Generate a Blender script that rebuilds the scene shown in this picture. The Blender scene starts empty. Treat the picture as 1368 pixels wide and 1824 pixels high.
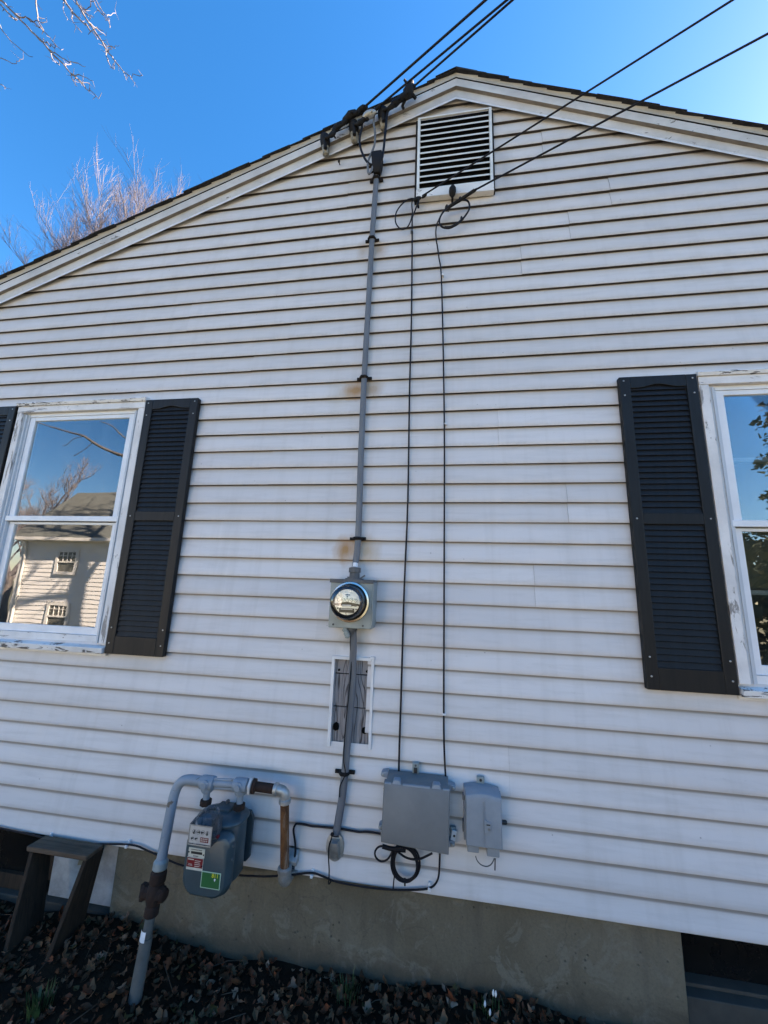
import bpy, bmesh, math, random
from mathutils import Vector, Matrix
R = math.radians
rnd = random.Random(7)
scene = bpy.context.scene
C = scene.collection

# ------------------------------------------------------------------ camera
cam_d = bpy.data.cameras.new('camera')
cam = bpy.data.objects.new('camera', cam_d)
C.objects.link(cam)
cam_d.sensor_fit = 'HORIZONTAL'
cam_d.sensor_width = 36.0
cam_d.lens = 36.0 * 692.21 / 1368.0
cam_d.clip_start = 0.02
cam_d.clip_end = 2000
fr = Vector((0.98826803, 0.14892148, 0.03389246))
fu = Vector((-0.0036548, -0.19878863, 0.98003557))
ff = Vector((-0.15268578, 0.96866169, 0.19591217))
m3 = Matrix((fr, fu, -ff)).transposed()
cam.matrix_world = Matrix.Translation((0, -1.97438, 1.62)) @ m3.to_4x4()
scene.camera = cam

# ------------------------------------------------------------------ sky, sun, exposure
SUN_EL, SUN_AZ = R(36), R(66)
world = bpy.data.worlds.new('World')
scene.world = world
world.use_nodes = True
wn = world.node_tree
wn.nodes.clear()
sky = wn.nodes.new('ShaderNodeTexSky')
sky.sky_type = 'NISHITA'
sky.sun_disc = False
sky.sun_elevation = SUN_EL
sky.sun_rotation = SUN_AZ
sky.altitude = 100
sky.air_density = 1.0
sky.dust_density = 0.3
sky.ozone_density = 5.0
bg = wn.nodes.new('ShaderNodeBackground')
bg.inputs[1].default_value = 0.05
wo = wn.nodes.new('ShaderNodeOutputWorld')
hs = wn.nodes.new('ShaderNodeHueSaturation')
hs.inputs['Saturation'].default_value = 1.30
wn.links.new(sky.outputs[0], hs.inputs['Color'])
wn.links.new(hs.outputs[0], bg.inputs[0])
wn.links.new(bg.outputs[0], wo.inputs[0])
sl = bpy.data.lights.new('sun', 'SUN')
sl.energy = 5.0
sl.angle = R(0.55)
sl.color = (1.0, 0.95, 0.88)
sun = bpy.data.objects.new('sun', sl)
C.objects.link(sun)
sd = Vector((math.sin(SUN_AZ) * math.cos(SUN_EL), math.cos(SUN_AZ) * math.cos(SUN_EL), math.sin(SUN_EL)))
sun.rotation_euler = sd.to_track_quat('Z', 'Y').to_euler()
scene.view_settings.view_transform = 'Standard'
scene.view_settings.look = 'None'
scene.view_settings.exposure = 3.18
scene.view_settings.gamma = 1.0
scene.view_settings.use_curve_mapping = False
scene.view_settings.use_white_balance = True
scene.view_settings.white_balance_temperature = 8350
scene.view_settings.white_balance_tint = 20
scene.cycles.max_bounces = 8
scene.cycles.diffuse_bounces = 4
scene.cycles.transparent_max_bounces = 16

# ------------------------------------------------------------------ materials
class NT:
    def __init__(s, name):
        s.m = bpy.data.materials.new(name)
        s.m.use_nodes = True
        s.t = s.m.node_tree
        s.t.nodes.clear()
        s.out = s.t.nodes.new('ShaderNodeOutputMaterial')
        s.pos = None
    def n(s, kind, **kw):
        o = s.t.nodes.new(kind)
        for k, v in kw.items():
            setattr(o, k, v)
        return o
    def l(s, a, b):
        s.t.links.new(a, b)
    def coord(s, sc=(1, 1, 1), obj=False):
        mp = s.n('ShaderNodeMapping')
        mp.inputs['Scale'].default_value = sc
        if obj:
            tc = s.n('ShaderNodeTexCoord')
            s.l(tc.outputs['Object'], mp.inputs[0])
        else:
            g = s.n('ShaderNodeNewGeometry')
            s.l(g.outputs['Position'], mp.inputs[0])
        return mp.outputs[0]
    def noise(s, co, scale, detail=4, rough=0.55, dist=0.0):
        o = s.n('ShaderNodeTexNoise')
        o.inputs['Scale'].default_value = scale
        o.inputs['Detail'].default_value = detail
        o.inputs['Roughness'].default_value = rough
        o.inputs['Distortion'].default_value = dist
        s.l(co, o.inputs['Vector'])
        return o.outputs['Fac']
    def ramp(s, fac, stops):
        o = s.n('ShaderNodeValToRGB')
        e = o.color_ramp.elements
        while len(e) < len(stops):
            e.new(0.5)
        for i, (p, c) in enumerate(stops):
            e[i].position = p
            e[i].color = (c, c, c, 1) if not isinstance(c, tuple) else (*c, 1)
        s.l(fac, o.inputs[0])
        return o.outputs[0]
    def mix(s, fac, a, b):
        o = s.n('ShaderNodeMix', data_type='RGBA')
        for v, i in ((fac, 0), (a, 6), (b, 7)):
            if isinstance(v, (int, float)):
                o.inputs[i].default_value = v
            elif isinstance(v, tuple):
                o.inputs[i].default_value = (*v, 1)
            else:
                s.l(v, o.inputs[i])
        return o.outputs[2]
    def math(s, op, a, b=0.0, c=None, clamp=False):
        o = s.n('ShaderNodeMath', operation=op)
        o.use_clamp = clamp
        for i, v in enumerate((a, b, c)):
            if v is None:
                continue
            if isinstance(v, (int, float)):
                o.inputs[i].default_value = v
            else:
                s.l(v, o.inputs[i])
        return o.outputs[0]
    def bsdf(s, col, rough=0.5, metal=0.0, spec=0.5, bump=None, bstr=0.2, bdist=0.002, coat=0.0):
        b = s.n('ShaderNodeBsdfPrincipled')
        if isinstance(col, tuple):
            b.inputs['Base Color'].default_value = (*col, 1)
        else:
            s.l(col, b.inputs['Base Color'])
        if isinstance(rough, (int, float)):
            b.inputs['Roughness'].default_value = rough
        else:
            s.l(rough, b.inputs['Roughness'])
        b.inputs['Metallic'].default_value = metal
        b.inputs['Specular IOR Level'].default_value = spec
        b.inputs['Coat Weight'].default_value = coat
        if bump is not None:
            bp = s.n('ShaderNodeBump')
            bp.inputs['Strength'].default_value = bstr
            bp.inputs['Distance'].default_value = bdist
            s.l(bump, bp.inputs['Height'])
            s.l(bp.outputs[0], b.inputs['Normal'])
        s.l(b.outputs[0], s.out.inputs[0])
        return b

def simple(name, c1, c2=None, scale=12, rough=0.5, metal=0.0, bstr=0.15, bdist=0.002, stretch=(1, 1, 1), lo=0.35, hi=0.7, spec=0.5, fine=None):
    t = NT(name)
    co = t.coord(stretch)
    if c2 is None:
        c2 = tuple(x * 0.8 for x in c1)
    nz = t.noise(co, scale, 6, 0.62)
    col = t.mix(t.ramp(nz, [(lo, 0.0), (hi, 1.0)]), c1, c2)
    rg = t.ramp(nz, [(0.3, max(0.02, rough - 0.08)), (0.75, min(1, rough + 0.1))])
    t.bsdf(col, rg, metal, spec, t.noise(co, fine or scale * 8, 3), bstr, bdist)
    return t.m

def siding_mat():
    t = NT('siding_vinyl')
    co = t.coord()
    sep = t.n('ShaderNodeSeparateXYZ')
    t.l(co, sep.inputs[0])
    X, Z = sep.outputs[0], sep.outputs[2]
    big = t.noise(t.coord((0.8, 1, 2.4)), 1.3, 5, 0.6)
    col = t.mix(t.ramp(big, [(0.3, 0.0), (0.75, 1.0)]), (0.66, 0.635, 0.625), (0.60, 0.58, 0.575))
    oi = t.n('ShaderNodeObjectInfo')
    vr = t.n('ShaderNodeHueSaturation')
    t.l(col, vr.inputs['Color'])
    t.l(t.math('ADD', 0.93, t.math('MULTIPLY', oi.outputs['Random'], 0.11)), vr.inputs['Value'])
    col = vr.outputs[0]
    sm = t.noise(t.coord((0.9, 1, 9)), 3.0, 7, 0.7, 0.4)
    col = t.mix(t.math('MULTIPLY', t.ramp(sm, [(0.48, 0.0), (0.72, 1.0)]), 0.28), col, (0.36, 0.345, 0.33))
    sc_ = t.noise(t.coord((20, 1, 46)), 1.5, 4, 0.7)
    col = t.mix(t.math('MULTIPLY', t.ramp(sc_, [(0.64, 0.0), (0.70, 1.0)]), 0.22), col, (0.40, 0.38, 0.36))
    # long faint vertical run marks
    st = t.noise(t.coord((14, 1, 0.9)), 1.0, 4, 0.6)
    col = t.mix(t.math('MULTIPLY', t.ramp(st, [(0.50, 0.0), (0.75, 1.0)]), 0.22), col, (0.38, 0.36, 0.33))
    # mildew along the lower part of each course, stronger up in the gable
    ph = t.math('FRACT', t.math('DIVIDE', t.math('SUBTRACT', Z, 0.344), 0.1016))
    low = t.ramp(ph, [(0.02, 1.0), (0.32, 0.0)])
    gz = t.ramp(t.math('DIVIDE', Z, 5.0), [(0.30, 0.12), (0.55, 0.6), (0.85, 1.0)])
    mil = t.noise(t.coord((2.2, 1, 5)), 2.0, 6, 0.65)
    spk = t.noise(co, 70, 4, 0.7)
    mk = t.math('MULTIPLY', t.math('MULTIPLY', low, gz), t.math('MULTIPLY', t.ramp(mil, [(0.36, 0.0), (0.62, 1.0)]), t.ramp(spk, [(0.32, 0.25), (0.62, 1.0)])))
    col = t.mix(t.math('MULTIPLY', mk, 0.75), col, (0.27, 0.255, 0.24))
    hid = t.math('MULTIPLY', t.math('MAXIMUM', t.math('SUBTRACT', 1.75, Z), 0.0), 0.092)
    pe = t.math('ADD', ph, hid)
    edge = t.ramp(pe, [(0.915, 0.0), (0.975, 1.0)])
    col = t.mix(t.math('MULTIPLY', edge, 0.68), col, (0.125, 0.115, 0.113))  # under-lip shade painted dark, slid down so it shows low on the wall
    upper = t.ramp(ph, [(0.70, 0.0), (0.995, 1.0)])
    col = t.mix(t.math('MULTIPLY', t.math('MULTIPLY', upper, t.ramp(mil, [(0.3, 0.45), (0.7, 1.0)])), 0.6), col, (0.30, 0.265, 0.235))
    # rust and soot stains with their own shape
    def stain(cx, cz, rx, rz, c, k, nsc=9):
        dx = t.math('DIVIDE', t.math('SUBTRACT', X, cx), rx)
        dz = t.math('DIVIDE', t.math('SUBTRACT', Z, cz), rz)
        d = t.math('SQRT', t.math('ADD', t.math('MULTIPLY', dx, dx), t.math('MULTIPLY', dz, dz)))
        nn = t.noise(t.coord((nsc * 2.2, 1, nsc * 0.8)), 1.0, 5, 0.65)
        f = t.ramp(t.math('ADD', d, t.math('MULTIPLY', t.math('SUBTRACT', nn, 0.5), 0.9)), [(0.15, 1.0), (1.0, 0.0)])
        return t.mix(t.math('MULTIPLY', f, k), col, c)
    for a in ((-0.505, 2.725, 0.11, 0.07, (0.40, 0.20, 0.06), 0.95), (-0.395, 2.73, 0.07, 0.07, (0.36, 0.22, 0.10), 0.65),
              (-0.60, 2.70, 0.09, 0.12, (0.48, 0.42, 0.30), 0.30),
              (-0.505, 1.82, 0.085, 0.09, (0.40, 0.20, 0.06), 0.95), (-0.395, 1.815, 0.085, 0.09, (0.40, 0.27, 0.12), 0.65),
              (-0.50, 3.66, 0.05, 0.08, (0.38, 0.24, 0.11), 0.6), (-0.40, 3.66, 0.07, 0.08, (0.38, 0.22, 0.09), 0.75),
              (-0.55, 4.24, 0.16, 0.14, (0.40, 0.30, 0.19), 0.5),
              (-0.44, 1.36, 0.10, 0.05, (0.22, 0.21, 0.19), 0.6), (-0.47, 0.76, 0.05, 0.05, (0.42, 0.33, 0.2), 0.4),
              (-0.25, 4.0, 0.10, 0.25, (0.24, 0.23, 0.22), 0.55), (0.36, 4.1, 0.07, 0.25, (0.25, 0.24, 0.23), 0.5),
              (0.05, 3.80, 0.30, 0.08, (0.34, 0.33, 0.31), 0.35), (0.06, 4.64, 0.25, 0.1, (0.35, 0.33, 0.30), 0.4),
              (0.95, 1.17, 0.30, 0.06, (0.40, 0.38, 0.34), 0.35), (-1.60, 1.18, 0.25, 0.06, (0.42, 0.40, 0.36), 0.3)):
        col = stain(*a)
    gab = t.ramp(t.math('DIVIDE', Z, 5.0), [(0.50, 0.0), (0.90, 1.0)])
    bl_ = t.noise(t.coord((1.6, 1, 3.5)), 2.4, 6, 0.65)
    col = t.mix(t.math('MULTIPLY', gab, t.ramp(bl_, [(0.30, 0.18), (0.72, 0.75)])), col, (0.46, 0.445, 0.435))
    # fly specks
    sp = t.n('ShaderNodeTexVoronoi', feature='F1')
    sp.inputs['Scale'].default_value = 9.0
    t.l(co, sp.inputs['Vector'])
    col = t.mix(t.math('MULTIPLY', t.ramp(sp.outputs['Distance'], [(0.02, 1.0), (0.035, 0.0)]), 0.55), col, (0.15, 0.14, 0.13))
    grain = t.noise(t.coord((6, 1, 60)), 9.0, 4, 0.6)
    t.bsdf(col, t.ramp(mil, [(0.3, 0.42), (0.7, 0.62)]), 0, 0.4, grain, 0.10, 0.0008)
    return t.m

def peel_mat(name, white, wood, amount, sc=(1, 1, 1), scale=14):
    t = NT(name)
    co = t.coord(sc)
    n1 = t.noise(co, scale, 8, 0.7, 0.6)
    n2 = t.noise(t.coord(), 1.6, 3, 0.5)
    f = t.math('ADD', n1, t.math('MULTIPLY', t.math('SUBTRACT', n2, 0.5), 0.35))
    mask = t.ramp(f, [(0.70 - amount, 0.0), (0.72 - amount, 1.0)])
    dirt = t.noise(t.coord(), 5, 6, 0.65)
    w = t.mix(t.ramp(dirt, [(0.4, 0.0), (0.75, 1.0)]), white, tuple(x * 0.72 for x in white))
    wd = t.mix(t.noise(t.coord((sc[0] * 3, sc[1] * 3, sc[2] * 3)), scale * 2, 4), wood, tuple(x * 0.35 for x in wood))
    col = t.mix(mask, w, wd)
    hgt = t.math('SUBTRACT', t.math('MULTIPLY', t.noise(co, scale * 6, 3), 0.25), mask)
    t.bsdf(col, 0.55, 0, 0.4, hgt, 0.5, 0.0015)
    return t.m

def glass_mat(name, tint, base, ior, dusty=0.035):
    t = NT(name)
    fz = t.n('ShaderNodeFresnel')
    fz.inputs[0].default_value = ior
    tr = t.n('ShaderNodeBsdfTransparent')
    tr.inputs[0].default_value = (*tint, 1)
    gl = t.n('ShaderNodeBsdfGlossy')
    gl.inputs['Roughness'].default_value = 0.0
    gl.inputs[0].default_value = (0.95, 0.97, 1, 1)
    wob = t.noise(t.coord((1, 1, 1)), 3.5, 2)
    bp = t.n('ShaderNodeBump')
    bp.inputs['Strength'].default_value = 0.028
    bp.inputs['Distance'].default_value = 0.01
    t.l(wob, bp.inputs['Height'])
    t.l(bp.outputs[0], gl.inputs['Normal'])
    mx = t.n('ShaderNodeMixShader')
    t.l(t.math('ADD', fz.outputs[0], base, clamp=True), mx.inputs[0])
    t.l(tr.outputs[0], mx.inputs[1])
    t.l(gl.outputs[0], mx.inputs[2])
    df = t.n('ShaderNodeBsdfDiffuse')
    df.inputs[0].default_value = (0.5, 0.5, 0.5, 1)
    dust = t.noise(t.coord((3, 3, 1.2)), 2.5, 6, 0.65)
    m2 = t.n('ShaderNodeMixShader')
    t.l(t.math('MULTIPLY', t.ramp(dust, [(0.35, 0.15), (0.75, 1.0)]), dusty), m2.inputs[0])
    t.l(mx.outputs[0], m2.inputs[1])
    t.l(df.outputs[0], m2.inputs[2])
    t.l(m2.outputs[0], t.out.inputs[0])
    return t.m

def concrete_mat():
    t = NT('concrete_foundation')
    co = t.coord()
    n1 = t.noise(t.coord((1, 1, 0.8)), 2.2, 7, 0.62, 0.4)
    n2 = t.noise(co, 7, 6, 0.7, 1.2)
    col = t.mix(t.ramp(n1, [(0.32, 0.0), (0.68, 1.0)]), (0.122, 0.098, 0.064), (0.182, 0.152, 0.107))
    col = t.mix(t.math('MULTIPLY', t.ramp(n2, [(0.54, 0.0), (0.59, 1.0)]), 0.55), col, (0.20, 0.178, 0.138))
    drip = t.noise(t.coord((9, 1, 0.7)), 1.2, 5, 0.6)
    col = t.mix(t.math('MULTIPLY', t.ramp(drip, [(0.52, 0.0), (0.75, 1.0)]), 0.45), col, (0.075, 0.068, 0.055))
    vo = t.n('ShaderNodeTexVoronoi', feature='DISTANCE_TO_EDGE')
    vo.inputs['Scale'].default_value = 1.1
    ds = t.n('ShaderNodeVectorMath', operation='ADD')
    nz = t.n('ShaderNodeTexNoise')
    nz.inputs['Scale'].default_value = 3
    nz.inputs['Detail'].default_value = 6
    t.l(co, nz.inputs['Vector'])
    t.l(co, ds.inputs[0])
    t.l(nz.outputs['Color'], ds.inputs[1])
    t.l(ds.outputs[0], vo.inputs['Vector'])
    cr = t.ramp(vo.outputs['Distance'], [(0.0, 1.0), (0.007, 0.0)])
    col = t.mix(t.math('MULTIPLY', cr, 0.35), col, (0.06, 0.055, 0.045))
    pit = t.n('ShaderNodeTexVoronoi', feature='F1')
    pit.inputs['Scale'].default_value = 26
    t.l(co, pit.inputs['Vector'])
    pm = t.math('MULTIPLY', t.ramp(pit.outputs['Distance'], [(0.05, 1.0), (0.16, 0.0)]), t.ramp(t.noise(co, 4, 3), [(0.45, 0.0), (0.6, 1.0)]))
    col = t.mix(t.math('MULTIPLY', pm, 0.5), col, (0.05, 0.043, 0.033))
    fine = t.noise(co, 90, 5, 0.7)
    col = t.mix(t.math('MULTIPLY', t.ramp(fine, [(0.45, 0.0), (0.7, 1.0)]), 0.35), col, (0.07, 0.062, 0.048))
    damp = t.n('ShaderNodeSeparateXYZ')
    t.l(co, damp.inputs[0])
    dz = t.math('ADD', damp.outputs[2], t.math('MULTIPLY', t.math('SUBTRACT', n2, 0.5), 0.18))
    col = t.mix(t.math('MULTIPLY', t.ramp(dz, [(0.01, 1.0), (0.09, 0.0)]), 0.6), col, (0.055, 0.045, 0.033))
    h = t.math('SUBTRACT', t.math('ADD', t.noise(co, 55, 6, 0.7), t.math('MULTIPLY', n2, 1.5)), t.math('MULTIPLY', pm, 2.0))
    t.bsdf(col, 0.9, 0, 0.25, h, 0.6, 0.004)
    return t.m

def pipe_paint():
    t = NT('chipped_blue_grey_paint')
    co = t.coord()
    n1 = t.noise(co, 17, 6, 0.6, 0.5)
    n2 = t.noise(co, 5, 4)
    col = t.mix(t.ramp(n2, [(0.35, 0.0), (0.7, 1.0)]), (0.25, 0.30, 0.345), (0.17, 0.215, 0.25))
    mk = t.ramp(n1, [(0.63, 0.0), (0.655, 1.0)])
    col = t.mix(mk, col, (0.10, 0.085, 0.07))
    t.bsdf(col, 0.5, 0, 0.4, t.math('SUBTRACT', t.math('MULTIPLY', t.noise(co, 120, 3), 0.3), mk), 0.35, 0.001)
    return t.m

def rust_mat(name, a, b, c):
    t = NT(name)
    co = t.coord((1, 1, 0.55))
    n1 = t.noise(co, 22, 7, 0.7, 0.4)
    n2 = t.noise(t.coord((30, 30, 4)), 1.5, 5, 0.6)
    col = t.mix(t.ramp(n1, [(0.35, 0.0), (0.65, 1.0)]), a, b)
    col = t.mix(t.math('MULTIPLY', t.ramp(n2, [(0.56, 0.0), (0.70, 1.0)]), 0.8), col, c)
    t.bsdf(col, 0.85, 0, 0.3, n1, 0.5, 0.002)
    return t.m

def wood_mat(name, a, b, sc=(30, 30, 2)):
    t = NT(name)
    co = t.coord(sc)
    n1 = t.noise(co, 1.6, 7, 0.65, 0.8)
    n2 = t.noise(t.coord(), 6, 4)
    col = t.mix(t.ramp(n1, [(0.32, 0.0), (0.68, 1.0)]), a, b)
    col = t.mix(t.math('MULTIPLY', t.ramp(n2, [(0.4, 0.0), (0.8, 1.0)]), 0.5), col, tuple(x * 0.4 for x in b))
    t.bsdf(col, 0.85, 0, 0.3, n1, 0.5, 0.003)
    return t.m

def ground_mat():
    t = NT('soil_and_lawn')
    co = t.coord()
    sep = t.n('ShaderNodeSeparateXYZ')
    t.l(co, sep.inputs[0])
    n1 = t.noise(co, 6, 8, 0.7)
    soil = t.mix(t.ramp(n1, [(0.35, 0.0), (0.7, 1.0)]), (0.012, 0.0065, 0.0035), (0.032, 0.017, 0.009))
    n2 = t.noise(co, 1.2, 8, 0.7)
    lawn = t.mix(t.ramp(n2, [(0.35, 0.0), (0.65, 1.0)]), (0.085, 0.09, 0.055), (0.13, 0.125, 0.09))
    e = t.math('ADD', sep.outputs[1], t.math('MULTIPLY', t.math('SUBTRACT', t.noise(co, 2.0, 5), 0.5), 1.2))
    col = t.mix(t.ramp(t.math('ADD', t.math('MULTIPLY', e, 0.1), 0.5), [(0.12, 1.0), (0.20, 0.0)]), soil, lawn)  # soil carried out of view to cut light bounced up onto the wall
    t.bsdf(col, 0.95, 0, 0.15, t.noise(co, 45, 8, 0.75), 0.9, 0.02)
    return t.m

def leaf_mat(name, a, b):
    t = NT(name)
    oi = t.n('ShaderNodeObjectInfo')
    co = t.coord((1, 1, 1), True)
    n1 = t.noise(co, 40, 5, 0.6)
    col = t.mix(t.math('ADD', t.math('MULTIPLY', oi.outputs['Random'], 0.6), t.math('MULTIPLY', n1, 0.4)), a, b)
    t.bsdf(col, 0.75, 0, 0.3, n1, 0.4, 0.002)
    return t.m

M = {}
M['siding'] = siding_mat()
M['butt'] = simple('siding_grime_shade_lip', (0.055, 0.045, 0.042), (0.030, 0.025, 0.024), 9, 0.9)  # grime on the lip underside, darkened to carry the shade there too
M['trim'] = peel_mat('white_trim_paint', (0.57, 0.565, 0.555), (0.22, 0.20, 0.18), 0.06, (1, 1, 2.2), 9)
M['sill'] = peel_mat('flaking_sill_paint', (0.70, 0.70, 0.69), (0.16, 0.15, 0.14), 0.13, (0.7, 1, 3.5), 16)
M['casing'] = peel_mat('cracked_casing_paint', (0.72, 0.71, 0.70), (0.40, 0.38, 0.36), 0.12, (3, 3, 0.5), 12)
M['casing_h'] = peel_mat('cracked_head_paint', (0.72, 0.71, 0.70), (0.40, 0.38, 0.36), 0.10, (0.5, 3, 3), 12)
M['bareedge'] = wood_mat('bare_board_edge', (0.27, 0.245, 0.22), (0.17, 0.15, 0.135), (2, 20, 20))
M['almond'] = simple('almond_aluminium', (0.42, 0.41, 0.38), (0.34, 0.33, 0.31), 4, 0.42)
M['jwhite'] = simple('white_channel', (0.74, 0.74, 0.74), (0.60, 0.60, 0.60), 8, 0.4)
M['shingle'] = simple('dark_shingle', (0.020, 0.020, 0.023), (0.009, 0.009, 0.011), 30, 0.95, bstr=0.8, bdist=0.004)
M['shutter'] = simple('dark_shutter_plastic', (0.0105, 0.0105, 0.0108), (0.0075, 0.0076, 0.0078), 5, 0.52, spec=0.28, bstr=0.25, bdist=0.0008, stretch=(12, 12, 1), fine=30)
M['storm'] = simple('storm_frame_aluminium', (0.74, 0.77, 0.80), (0.62, 0.66, 0.70), 6, 0.38)
M['track'] = simple('bluish_track_aluminium', (0.50, 0.55, 0.59), (0.43, 0.48, 0.52), 6, 0.4)
M['glass'] = glass_mat('window_glass', (0.82, 0.86, 0.84), 0.13, 1.5)
M['dome'] = glass_mat('meter_glass', (0.80, 0.82, 0.82), 0.05, 1.45)
M['clear'] = glass_mat('clear_plastic', (0.84, 0.85, 0.86), 0.02, 1.45)
M['concrete'] = concrete_mat()
M['greyconc'] = simple('grey_concrete', (0.060, 0.056, 0.047), (0.030, 0.028, 0.024), 5, 0.9, bstr=0.5, bdist=0.003)
M['vent'] = simple('vent_aluminium', (0.66, 0.69, 0.68), (0.50, 0.52, 0.51), 10, 0.35)
M['black'] = simple('black_rubber', (0.006, 0.006, 0.007), (0.010, 0.0095, 0.010), 20, 0.7, spec=0.25)
M['wire'] = simple('black_wire_jacket', (0.005, 0.005, 0.008), (0.009, 0.009, 0.012), 12, 0.55, spec=0.25)
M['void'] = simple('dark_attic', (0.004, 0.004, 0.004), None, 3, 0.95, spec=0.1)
M['cable'] = simple('grey_cable_jacket', (0.135, 0.15, 0.165), (0.095, 0.105, 0.12), 7, 0.55, stretch=(4, 4, 0.5))
M['strap'] = rust_mat('rusty_black_strap', (0.007, 0.006, 0.006), (0.013, 0.010, 0.009), (0.022, 0.013, 0.009))
M['porc'] = simple('soiled_porcelain', (0.28, 0.26, 0.21), (0.08, 0.075, 0.06), 26, 0.5, lo=0.4, hi=0.6)
M['meterbox'] = simple('meter_enamel', (0.245, 0.29, 0.285), (0.17, 0.205, 0.20), 11, 0.38, lo=0.4, hi=0.75)
M['darkhub'] = simple('dark_hub_metal', (0.075, 0.082, 0.09), (0.05, 0.055, 0.06), 14, 0.5)
M['chrome'] = simple('bright_ring', (0.72, 0.72, 0.70), (0.5, 0.48, 0.44), 20, 0.22, metal=1.0)
M['plate'] = simple('meter_plate', (0.62, 0.63, 0.62), (0.5, 0.5, 0.49), 30, 0.3, metal=0.7)
M['telebox'] = simple('grey_box_plastic', (0.172, 0.177, 0.175), (0.138, 0.142, 0.141), 7, 0.55, bstr=0.2, bdist=0.0006)
M['telebox2'] = simple('bluish_box_plastic', (0.255, 0.290, 0.320), (0.195, 0.228, 0.255), 8, 0.5)
M['zinc'] = simple('galvanised_metal', (0.46, 0.47, 0.46), (0.28, 0.28, 0.26), 24, 0.45, metal=0.6)
M['gas'] = simple('gas_meter_paint', (0.040, 0.074, 0.086), (0.024, 0.046, 0.055), 9, 0.36, bstr=0.35, bdist=0.0012, lo=0.3, hi=0.75, fine=160)
M['pipe'] = pipe_paint()
M['rust'] = rust_mat('orange_rust_pipe', (0.20, 0.080, 0.028), (0.075, 0.032, 0.016), (0.33, 0.27, 0.22))
M['brownrust'] = rust_mat('brown_rust_fitting', (0.022, 0.012, 0.009), (0.038, 0.018, 0.012), (0.012, 0.009, 0.008))
M['darkpipe'] = simple('grey_buried_pipe', (0.10, 0.105, 0.10), (0.065, 0.066, 0.06), 12, 0.7)
M['white'] = simple('white_plastic', (0.74, 0.75, 0.76), (0.62, 0.63, 0.64), 30, 0.45)
M['green'] = simple('green_sticker', (0.005, 0.115, 0.035), (0.004, 0.095, 0.03), 10, 0.45)
M['yellow'] = simple('yellow_print', (0.75, 0.68, 0.03), None, 10, 0.5)
M['cream'] = simple('cream_tag', (0.55, 0.54, 0.46), (0.46, 0.45, 0.38), 20, 0.4)
M['red'] = simple('red_print', (0.20, 0.010, 0.014), None, 20, 0.4)
M['ink'] = simple('black_print', (0.012, 0.012, 0.014), None, 20, 0.5)
M['palegreen'] = simple('sticker_border', (0.35, 0.55, 0.42), None, 20, 0.5)
def shake_mat():
    t = NT('grooved_grey_shake')
    n1 = t.noise(t.coord((13, 1, 1.6)), 1.0, 2, 0.4, 0.3)
    fr = t.math('FRACT', t.math('MULTIPLY', n1, 13.0))
    gro = t.ramp(fr, [(0.0, 1.0), (0.10, 1.0), (0.22, 0.0)])
    n2 = t.noise(t.coord((60, 1, 8)), 2.0, 5, 0.65)
    col = t.mix(n2, (0.33, 0.315, 0.32), (0.22, 0.205, 0.205))
    col = t.mix(t.math('MULTIPLY', gro, 0.85), col, (0.05, 0.045, 0.045))
    t.bsdf(col, 0.9, 0, 0.3, t.math('SUBTRACT', t.math('MULTIPLY', n2, 0.3), gro), 0.8, 0.004)
    return t.m
M['greywood'] = shake_mat()
M['stool'] = wood_mat('dark_weathered_wood', (0.056, 0.034, 0.021), (0.018, 0.011, 0.0068), (40, 40, 2.5))
M['stooltop'] = wood_mat('weathered_top_wood', (0.165, 0.112, 0.076), (0.075, 0.048, 0.032), (2.5, 40, 40))
M['oldwhite'] = simple('chalky_white_paint', (0.40, 0.42, 0.43), (0.20, 0.21, 0.21), 9, 0.8)
M['card'] = simple('tan_board', (0.22, 0.19, 0.13), (0.16, 0.135, 0.09), 10, 0.85)
M['bark'] = wood_mat('grey_bark', (0.16, 0.14, 0.125), (0.075, 0.062, 0.055), (6, 6, 1.5))
M['brownbark'] = simple('brown_fallen_bark', (0.085, 0.05, 0.03), (0.035, 0.02, 0.012), 30, 0.9)
M['twig'] = simple('pale_twig_bark', (0.17, 0.155, 0.155), (0.045, 0.034, 0.036), 5, 0.7)
M['fartwig'] = simple('reddish_twig_bark', (0.15, 0.135, 0.15), (0.06, 0.05, 0.06), 0.9, 0.8)
M['needle'] = simple('dark_evergreen', (0.020, 0.034, 0.016), (0.04, 0.052, 0.028), 3, 0.8)
M['blade'] = simple('green_blade', (0.022, 0.055, 0.018), (0.035, 0.07, 0.02), 30, 0.5)
M['petal'] = simple('white_petal', (0.75, 0.76, 0.76), None, 20, 0.5)
M['farwall'] = simple('cream_far_siding', (0.74, 0.73, 0.69), (0.68, 0.67, 0.63), 1.5, 0.6)
M['farwhite'] = simple('white_far_trim', (0.72, 0.71, 0.66), None, 2, 0.5)
M['farroof'] = simple('grey_green_roof', (0.11, 0.12, 0.105), (0.075, 0.08, 0.072), 2.5, 0.95)
M['farpane'] = simple('far_window_pane', (0.14, 0.14, 0.12), (0.09, 0.09, 0.08), 2, 0.15)
M['darkpane'] = simple('dark_basement_pane', (0.007, 0.007, 0.007), None, 3, 0.25)
M['inner'] = simple('interior_wall', (0.16, 0.15, 0.12), (0.12, 0.11, 0.09), 2, 0.9)
M['curtain'] = simple('tan_blind', (0.20, 0.17, 0.09), (0.15, 0.125, 0.07), 4, 0.9, stretch=(8, 8, 1))
M['ground'] = ground_mat()
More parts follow.
